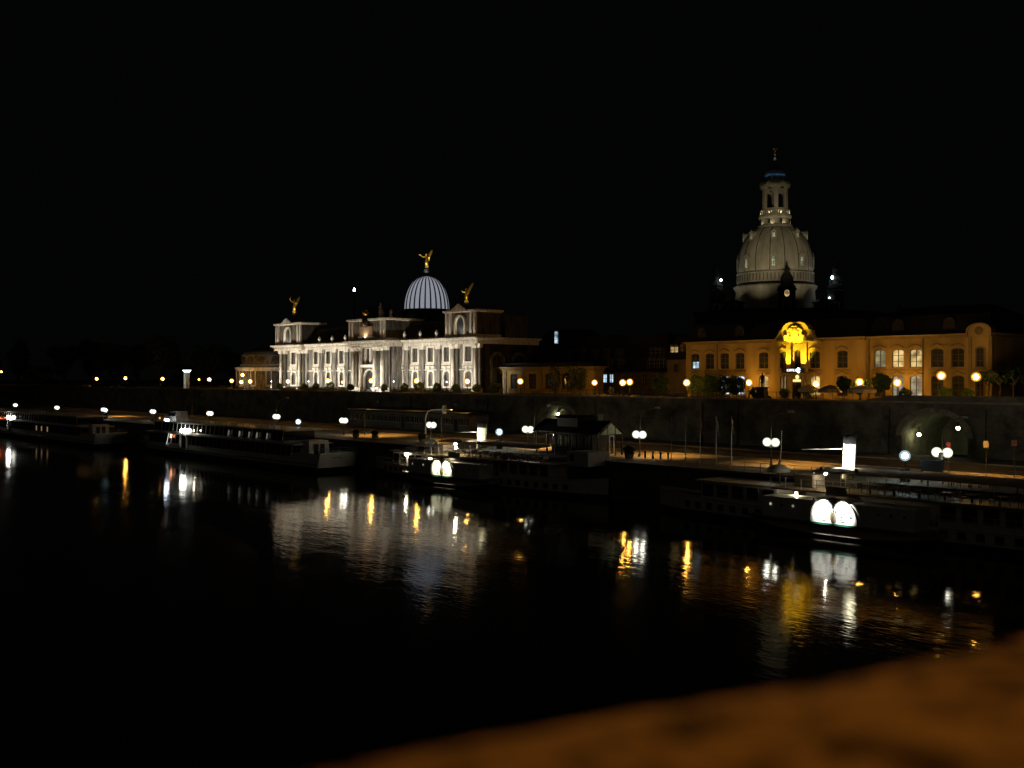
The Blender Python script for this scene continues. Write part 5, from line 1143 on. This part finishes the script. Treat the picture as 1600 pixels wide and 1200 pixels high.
deck_lamp(st2, (sx(716, pv2-1)-ps2, -1.5, zz(693, 716, pv2-1)), 'warm_bulb', .2, 1.2); deck_lamp(st2, (sx(717, pv2-1)-ps2+.1, -1.6, zz(699, 717, pv2-1)), 'warm_bulb', .2, .6)
deck_lamp(st2, (sx(674, pv2-3)-ps2, -3.2, zz(717, 674, pv2-3)), 'warm_bulb', .17); deck_lamp(st2, (sx(636, pv2-2)-ps2, -2.2, zz(710, 636, pv2-2)), 'cool_panel' if False else 'warm_bulb', .17)
b = MB(); b.box(sx(885, pv2-2)-ps2, sx(918, pv2-2)-ps2, -1.9, 1.9, 3.9, 5.6); dk = b.obj('deck_house', M['white'], st2)
b = MB(); q = sx(893, pv2-2)-ps2; b.box(q-.35, q+.35, -1.95, -1.902, 4.5, 5.3); b.obj('deck_house_window', M['boat_glass'], dk)

def cruiser(label, s0, s1, v, B, lit, bright):
    """modern two-deck river cruiser; s1 is the end with the broad transom"""
    L = s1-s0; s = (s0+s1)/2; t = thing('river_cruiser', label, 'boat', s, v, 0); a, e = -L/2, L/2
    # hull: flat transom at +x, raked bow at -x
    secs = []
    for i in range(25):
        x = a+L*i/24; q = (x-a)/L; w_ = B*smooth(min(1, q/.16+.06))**.7
        secs.append((x, w_))
    b = MB()
    for sd in (-1, 1): b.loft([[(x+(.0 if x < e-.1 else -1.5), sd*w_*.9, -1), (x+(.0 if x < e-.1 else -1.2), sd*w_*.97, .75)] for x, w_ in secs])
    b.add([(e-1.5, -B*.9, -1), (e-1.5, B*.9, -1), (e-1.2, B*.97, .75), (e-1.2, -B*.97, .75)], [(0, 1, 2, 3)]); b.obj('hull_bottom', M['hullblack'], t)
    b = MB()
    for sd in (-1, 1): b.loft([[(x, sd*w_*.97, .75), (x, sd*w_, 1.3), (x+(0 if x > a+1 else -1.2), sd*w_, 2.0+(.9 if x > e-6 else 0)+max(0, (a+8-x)/8)*.7)] for x, w_ in secs])
    b.add([(e, -B*.97, .75), (e, B*.97, .75), (e+.9, B*1.0, 2.95), (e+.9, -B*1.0, 2.95)], [(0, 1, 2, 3)]); b.add([(e, -B, 2.9), (e+.9, -B, 2.95), (e, -B*.97, .75)], [(0, 1, 2)]); b.add([(e, B, 2.9), (e+.9, B, 2.95), (e, B*.97, .75)], [(0, 1, 2)]); b.add([(e-1.3, -B*.96, .74), (e-1.3, B*.96, .74), (e, B*.97, .75), (e, -B*.97, .75)], [(0, 1, 2, 3)]); hs_ = b.obj('hull_side', M['white'], t)
    b = MB(); b.box(e+.75, e+.98, -B*1.01, B*1.01, 2.85, 3.05); b.obj('transom_rail', M['white'], hs_)
    b = MB(); b.box(a+2, e+.3, -B*.93, B*.93, 1.7, 1.8); b.obj('deck', M['steel'], t)
    b = MB()
    for sd in (-1, 1): b.path([(x, sd*w_*1.005, 1.28) for x, w_ in secs], .08, 5)
    b.obj('rubbing_strake', M['green'], t)
    # two glazed decks with raked mullions
    for (xa, xb, z0, z1, w_, nm) in ((a+9, e-7, 1.8, 3.9, B*.95, 'main_saloon'), (a+11, e-10, 4.15, 6.0, B*.9, 'upper_saloon')):
        b = MB(); b.box(xa+1, xb-1, -w_+.05, w_-.05, z0, z1); o = b.obj(nm, M['boat_glass'], t)
        b = MB(); b.box(xa, xb, -w_-.05, w_+.05, z0, z0+.35 if z0 < 3 else z0+.25); b.obj('sill_band', M['white'], o)
        n = int((xb-xa)/1.7); ml = MB().add([(-.3, -.03, 0), (-.18, -.03, 0), (.32, -.03, z1-z0), (.2, -.03, z1-z0), (-.3, .05, 0), (-.18, .05, 0), (.32, .05, z1-z0), (.2, .05, z1-z0)], [(0, 1, 2, 3), (4, 7, 6, 5), (0, 4, 5, 1), (1, 5, 6, 2), (2, 6, 7, 3), (3, 7, 4, 0)]).mesh('mullion', M['white'])
        pn = MB().add([(-.2, 0, .36), (xb and (xb-xa)/n-.35, 0, .36), ((xb-xa)/n+.1, 0, z1-z0-.1), (.25, 0, z1-z0-.1)], [(0, 1, 2, 3)]).mesh('pane', M['boat_glass'])
        for i in range(n+1):
            x = xa+.6+(xb-xa-1.2)*i/n; place('mullion', ml, o, (x, -w_-.02, z0))
            if i < n: place('pane', pn, o, (x, -w_-.012, z0))
        b = MB(); b.box(xa-.8, xb+.8, -w_-.35, w_+.35, z1, z1+.22); b.obj('deck_edge', M['white'], o)
    railing(t, [(a+10, -B*.9, 6.22), (e-9, -B*.9, 6.22)], .9, 'steel', 2.0); railing(t, [(e-6, -B*.95, 2.9), (e+.7, -B*.95, 2.95), (e+.7, B*.95, 2.95)], .8, 'steel', 1.5)
    b = MB(); b.taper(e-7.5, e-4.6, -B*.55, B*.55, 1.8, 4.6, .3, .1); cb = b.obj('stern_cabin', M['white'], t)
    b = MB()
    b.box(e-4.68, e-4.58, -B*.3, -B*.08, 2.3, 4.1); b.box(e-4.68, e-4.58, B*.05, B*.27, 2.3, 4.1); b.obj('cabin_door', M['black'], cb)
    b = MB(); b.taper(a+14, a+17.2, -1.3, 1.3, 6.22, 8.0, .3, .15); wh = b.obj('wheelhouse', M['white'], t); b = MB(); b.box(a+13.9+.25, a+17.2-.25, -1.35, 1.35, 7.1, 7.7); b.obj('wheelhouse_window', M['boat_glass'], wh)
    # arched lit entrance
    ex = lit; b = MB(); ring(b, 2.4, 2.7, 1.1, .2, -B-.25, -B*.8, 10, ex, 1.55, False); en = b.obj('entrance_arch', M['white'], t)
    b = MB(); b.prism(arch_pts(2.4, 2.7, 1.1, 10, ex, 1.55), -B-.06, -B-.02); b.obj('entrance_door', M['boat_glass'], en)
    for k in (-1, 1):
        b = MB(); b.ball((ex+k*.62, -B-.25, 4.75), .26, 10, 8, 1.45); b.obj('entrance_lamp', emit('entrance_lamp', (1, .98, .88), 42 if bright else 60), t)
    return t, a, e
c1s0, c1s1 = sx(196, 82.5), sx(524, 86.5)
cr1, a1, e1 = cruiser('white two-deck river cruiser with raked windows and broad pale stern', c1s0, c1s1, 86.6, 3.4, 0, True)
# entrance position and lit details of the nearer cruiser
def loc_x(o, px, v): return sx(px, v)-(o.location.x*CA-o.location.y*SA)
ex1 = loc_x(cr1, 286, 83)
for ch_ in list(cr1.children):
    if ch_.name.startswith('entrance'): ch_.location.x += ex1
xr = loc_x(cr1, 263, 83); b = MB(); b.add([(xr-.9, -3.6, 1.9), (xr-.75, -3.6, 1.9), (xr+.35, -3.6, 4.1), (xr+.2, -3.6, 4.1)], [(0, 1, 2, 3)]); b.obj('lit_rail', emit('lit_rail', (.9, 1, .95), 1.3), cr1)
b = MB(); b.add([(xr+.55, -3.55, 3.2), (xr+1.3, -3.55, 3.2), (xr+1.65, -3.55, 4.1), (xr+.8, -3.55, 4.1)], [(0, 1, 2, 3)]); b.obj('red_lit_pane', emit('red_pane', (1, .42, .22), 4.5), cr1)
xr = loc_x(cr1, 264, 84); b = MB(); b.ball((xr, -3.2, 6.5), .28, 8, 6, .7); b.ball((xr+.9, -3.2, 6.45), .16, 8, 6); b.obj('roof_lamp', emit('roof_lamp', (.85, .93, 1), 40), cr1)
xr = loc_x(cr1, 253, 84); b = MB(); b.ball((xr, -3.0, 6.7), .2, 8, 6); b.obj('amber_lamp', emit('amber_lamp', (1, .45, .1), 1.5), cr1)
b = MB(); b.ball((loc_x(cr1, 304, 83), -3.7, 4.9), .1, 6, 5); b.obj('small_lamp', M['warm_bulb'], cr1)
# slanted strips over the panes with a glow of their own
for i, px in enumerate((358, 375, 390, 402, 418)):
    x = loc_x(cr1, px, 83.4); b = MB(); b.add([(x-.25, -3.33, 4.5+.1*(i % 2)), (x-.15, -3.33, 4.45), (x+.1, -3.33, 5.4), (x-.05, -3.33, 5.5)], [(0, 1, 2, 3)]); b.add([(x+.1, -3.33, 4.6), (x+.2, -3.33, 4.6), (x+.4, -3.33, 5.45), (x+.25, -3.33, 5.5)], [(0, 1, 2, 3)]); b.obj('folded_curtain', M['room_w'] if i % 2 else emit('curtain_glint', (1, .95, .8), .22), cr1)
o = place('lettering', text_mesh('AUGUST', .5, M['letter'], .01), cr1, (e1+.62, -.2, 2.15), (PI/2, 0, PI/2)); o.rotation_euler = (math.radians(68), 0, PI/2)
o.location = (e1+.72, -.2, 2.2)
c0s0, c0s1 = sx(-95, 80.5), sx(178, 83.5)
cr0, a0, e0 = cruiser('white two-deck river cruiser at the far moorings, cut off by the picture edge', c0s0, c0s1, 82.6, 3.3, 0, False)
ex0 = loc_x(cr0, 15, 79.3)
for ch_ in list(cr0.children):
    if ch_.name.startswith('entrance'): ch_.location.x += ex0
for px in (56, 64, 73):
    x = loc_x(cr0, px, 79.3); b = MB(); b.box(x-.3, x+.3, -3.2, -3.17, 2.3, 3.4); b.obj('lit_pane', emit('lit_pane', (1, .6, .3), .25), cr0)
xr = loc_x(cr0, 1, 79.3); b = MB(); b.ball((xr, -3.6, 4.4), .2, 8, 6); b.obj('red_lamp', M['red_light'], cr0)
# small boat house cabin on a pontoon between the boats
v = 93.0; s_ = sx(630, 90.5); t = thing('pontoon_hut', 'small pale gabled hut on the landing pontoon behind the dark steamer', 'hut', s_, 88.6, 0)
L = sx(662, 90.5)-s_
b = MB(); b.box(-6, L+4, .2, 2.8, -.4, .9); b.obj('pontoon', M['hullblack'], t)
b = MB(); b.box(0, L, .6, 2.6, .9, 3.4); b.prism([(0, 3.4), (L, 3.4), (L/2, 4.3)], .6, 2.6); b.obj('wall', M['white'], t)
b = MB(); b.prism([(-.2, 3.35), (L/2, 4.35), (L+.2, 3.35), (L+.2, 3.45), (L/2, 4.47), (-.2, 3.45)], .4, 2.8); b.obj('roof', M['steel'], t)
b = MB(); b.box(L*.2, L*.5, .56, .598, .9, 2.9); b.obj('door', M['cream'], t)

# ================================================================ the viewer's bridge
HP = .05
ex_, ey_ = .866, .5; ang = math.atan2(ey_, ex_)
def rough_top():
    b = MB(); rn = random.Random(5); nx, ny = 260, 44; rows = []
    from mathutils import noise
    for j in range(ny+1):
        y = -.36+(.492*j/ny) ; row = []
        for i in range(nx+1):
            x = -1.3+2.6*i/nx
            ed = max(0, (y-.098)/.034)
            z = (.0022*noise.noise((x*9, y*9, 0)))+.002*noise.noise((x*34, y*34, 3))-.004*ed*ed
            yy = y+.006*noise.noise((x*7, 4, y*3))*(1 if y > .05 else 0)
            row.append((x, yy, z))
        rows.append(row)
    b.loft(rows)
    b.loft([rows[-1], [(p[0], p[1], -1.1) for p in rows[-1]]])
    return b
m = bpy.data.materials.new('parapet_sandstone'); m.use_nodes = True; nt = m.node_tree; pb_ = nt.nodes['Principled BSDF']; pb_.inputs['Roughness'].default_value = .9
tc = nt.nodes.new('ShaderNodeTexCoord'); n1 = nt.nodes.new('ShaderNodeTexNoise'); n1.inputs['Scale'].default_value = 75; n1.inputs['Detail'].default_value = 5; n1.inputs['Roughness'].default_value = .6
rp = nt.nodes.new('ShaderNodeValToRGB'); rp.color_ramp.elements[0].position = .40; rp.color_ramp.elements[0].color = (.03, .025, .018, 1); rp.color_ramp.elements[1].position = .55; rp.color_ramp.elements[1].color = (.40, .31, .20, 1)
nt.links.new(tc.outputs['Object'], n1.inputs['Vector']); nt.links.new(n1.outputs[0], rp.inputs[0]); nt.links.new(rp.outputs[0], pb_.inputs['Base Color'])
bp_ = thing('bridge_parapet', 'rough sandstone bridge parapet lit orange, close in front of the viewer', 'parapet', 0, 0, 0)
bp_.location = (0, 0, CAMZ-HP); bp_.rotation_euler = (0, 0, ang)
rough_top().obj('coping_stone', m, bp_, True)
b = MB(); b.box(-9, -1.31, -.36, .12, -1.1, -.01); b.box(1.31, 9, -.36, .12, -1.1, -.005); b.box(-1.3, 1.3, -.36, -.30, -1.1, -.02); b.obj('parapet_wall', m, bp_)
b = MB(); b.box(-40, 40, -9, -.36, -1.5, -1.1); b.box(-40, 40, -9, .3, -2.8, -1.5); o = b.obj('bridge_deck', M['paving']); o.location = (0, 0, CAMZ-HP); o.rotation_euler = (0, 0, ang); o['kind'] = 'structure'
t = thing('bridge_lantern', 'orange lantern post on the bridge pavement beside the viewer', 'lamp', 0, 0, 0); t.location = Vector((0, 0, CAMZ-HP-1.1))+Matrix.Rotation(ang, 3, 'Z')@Vector((2.6, -1.0, 0)); t.rotation_euler = (0, 0, ang)
b = MB(); b.lathe([(.2, 0), (.2, .5), (.09, .7), (.07, 3.9), (.2, 4.05)], 10); b.obj('post', M['iron'], t)
b = MB(); b.taper(-.17, .17, -.17, .17, 4.06, 4.5, -.08, -.08); b.obj('lantern_glass', emit('bridge_sodium', (1, .36, .04), 70), t)
b = MB(); b.taper(-.3, .3, -.3, .3, 4.52, 4.75, .2, .2); b.obj('lantern_cap', M['iron'], t)
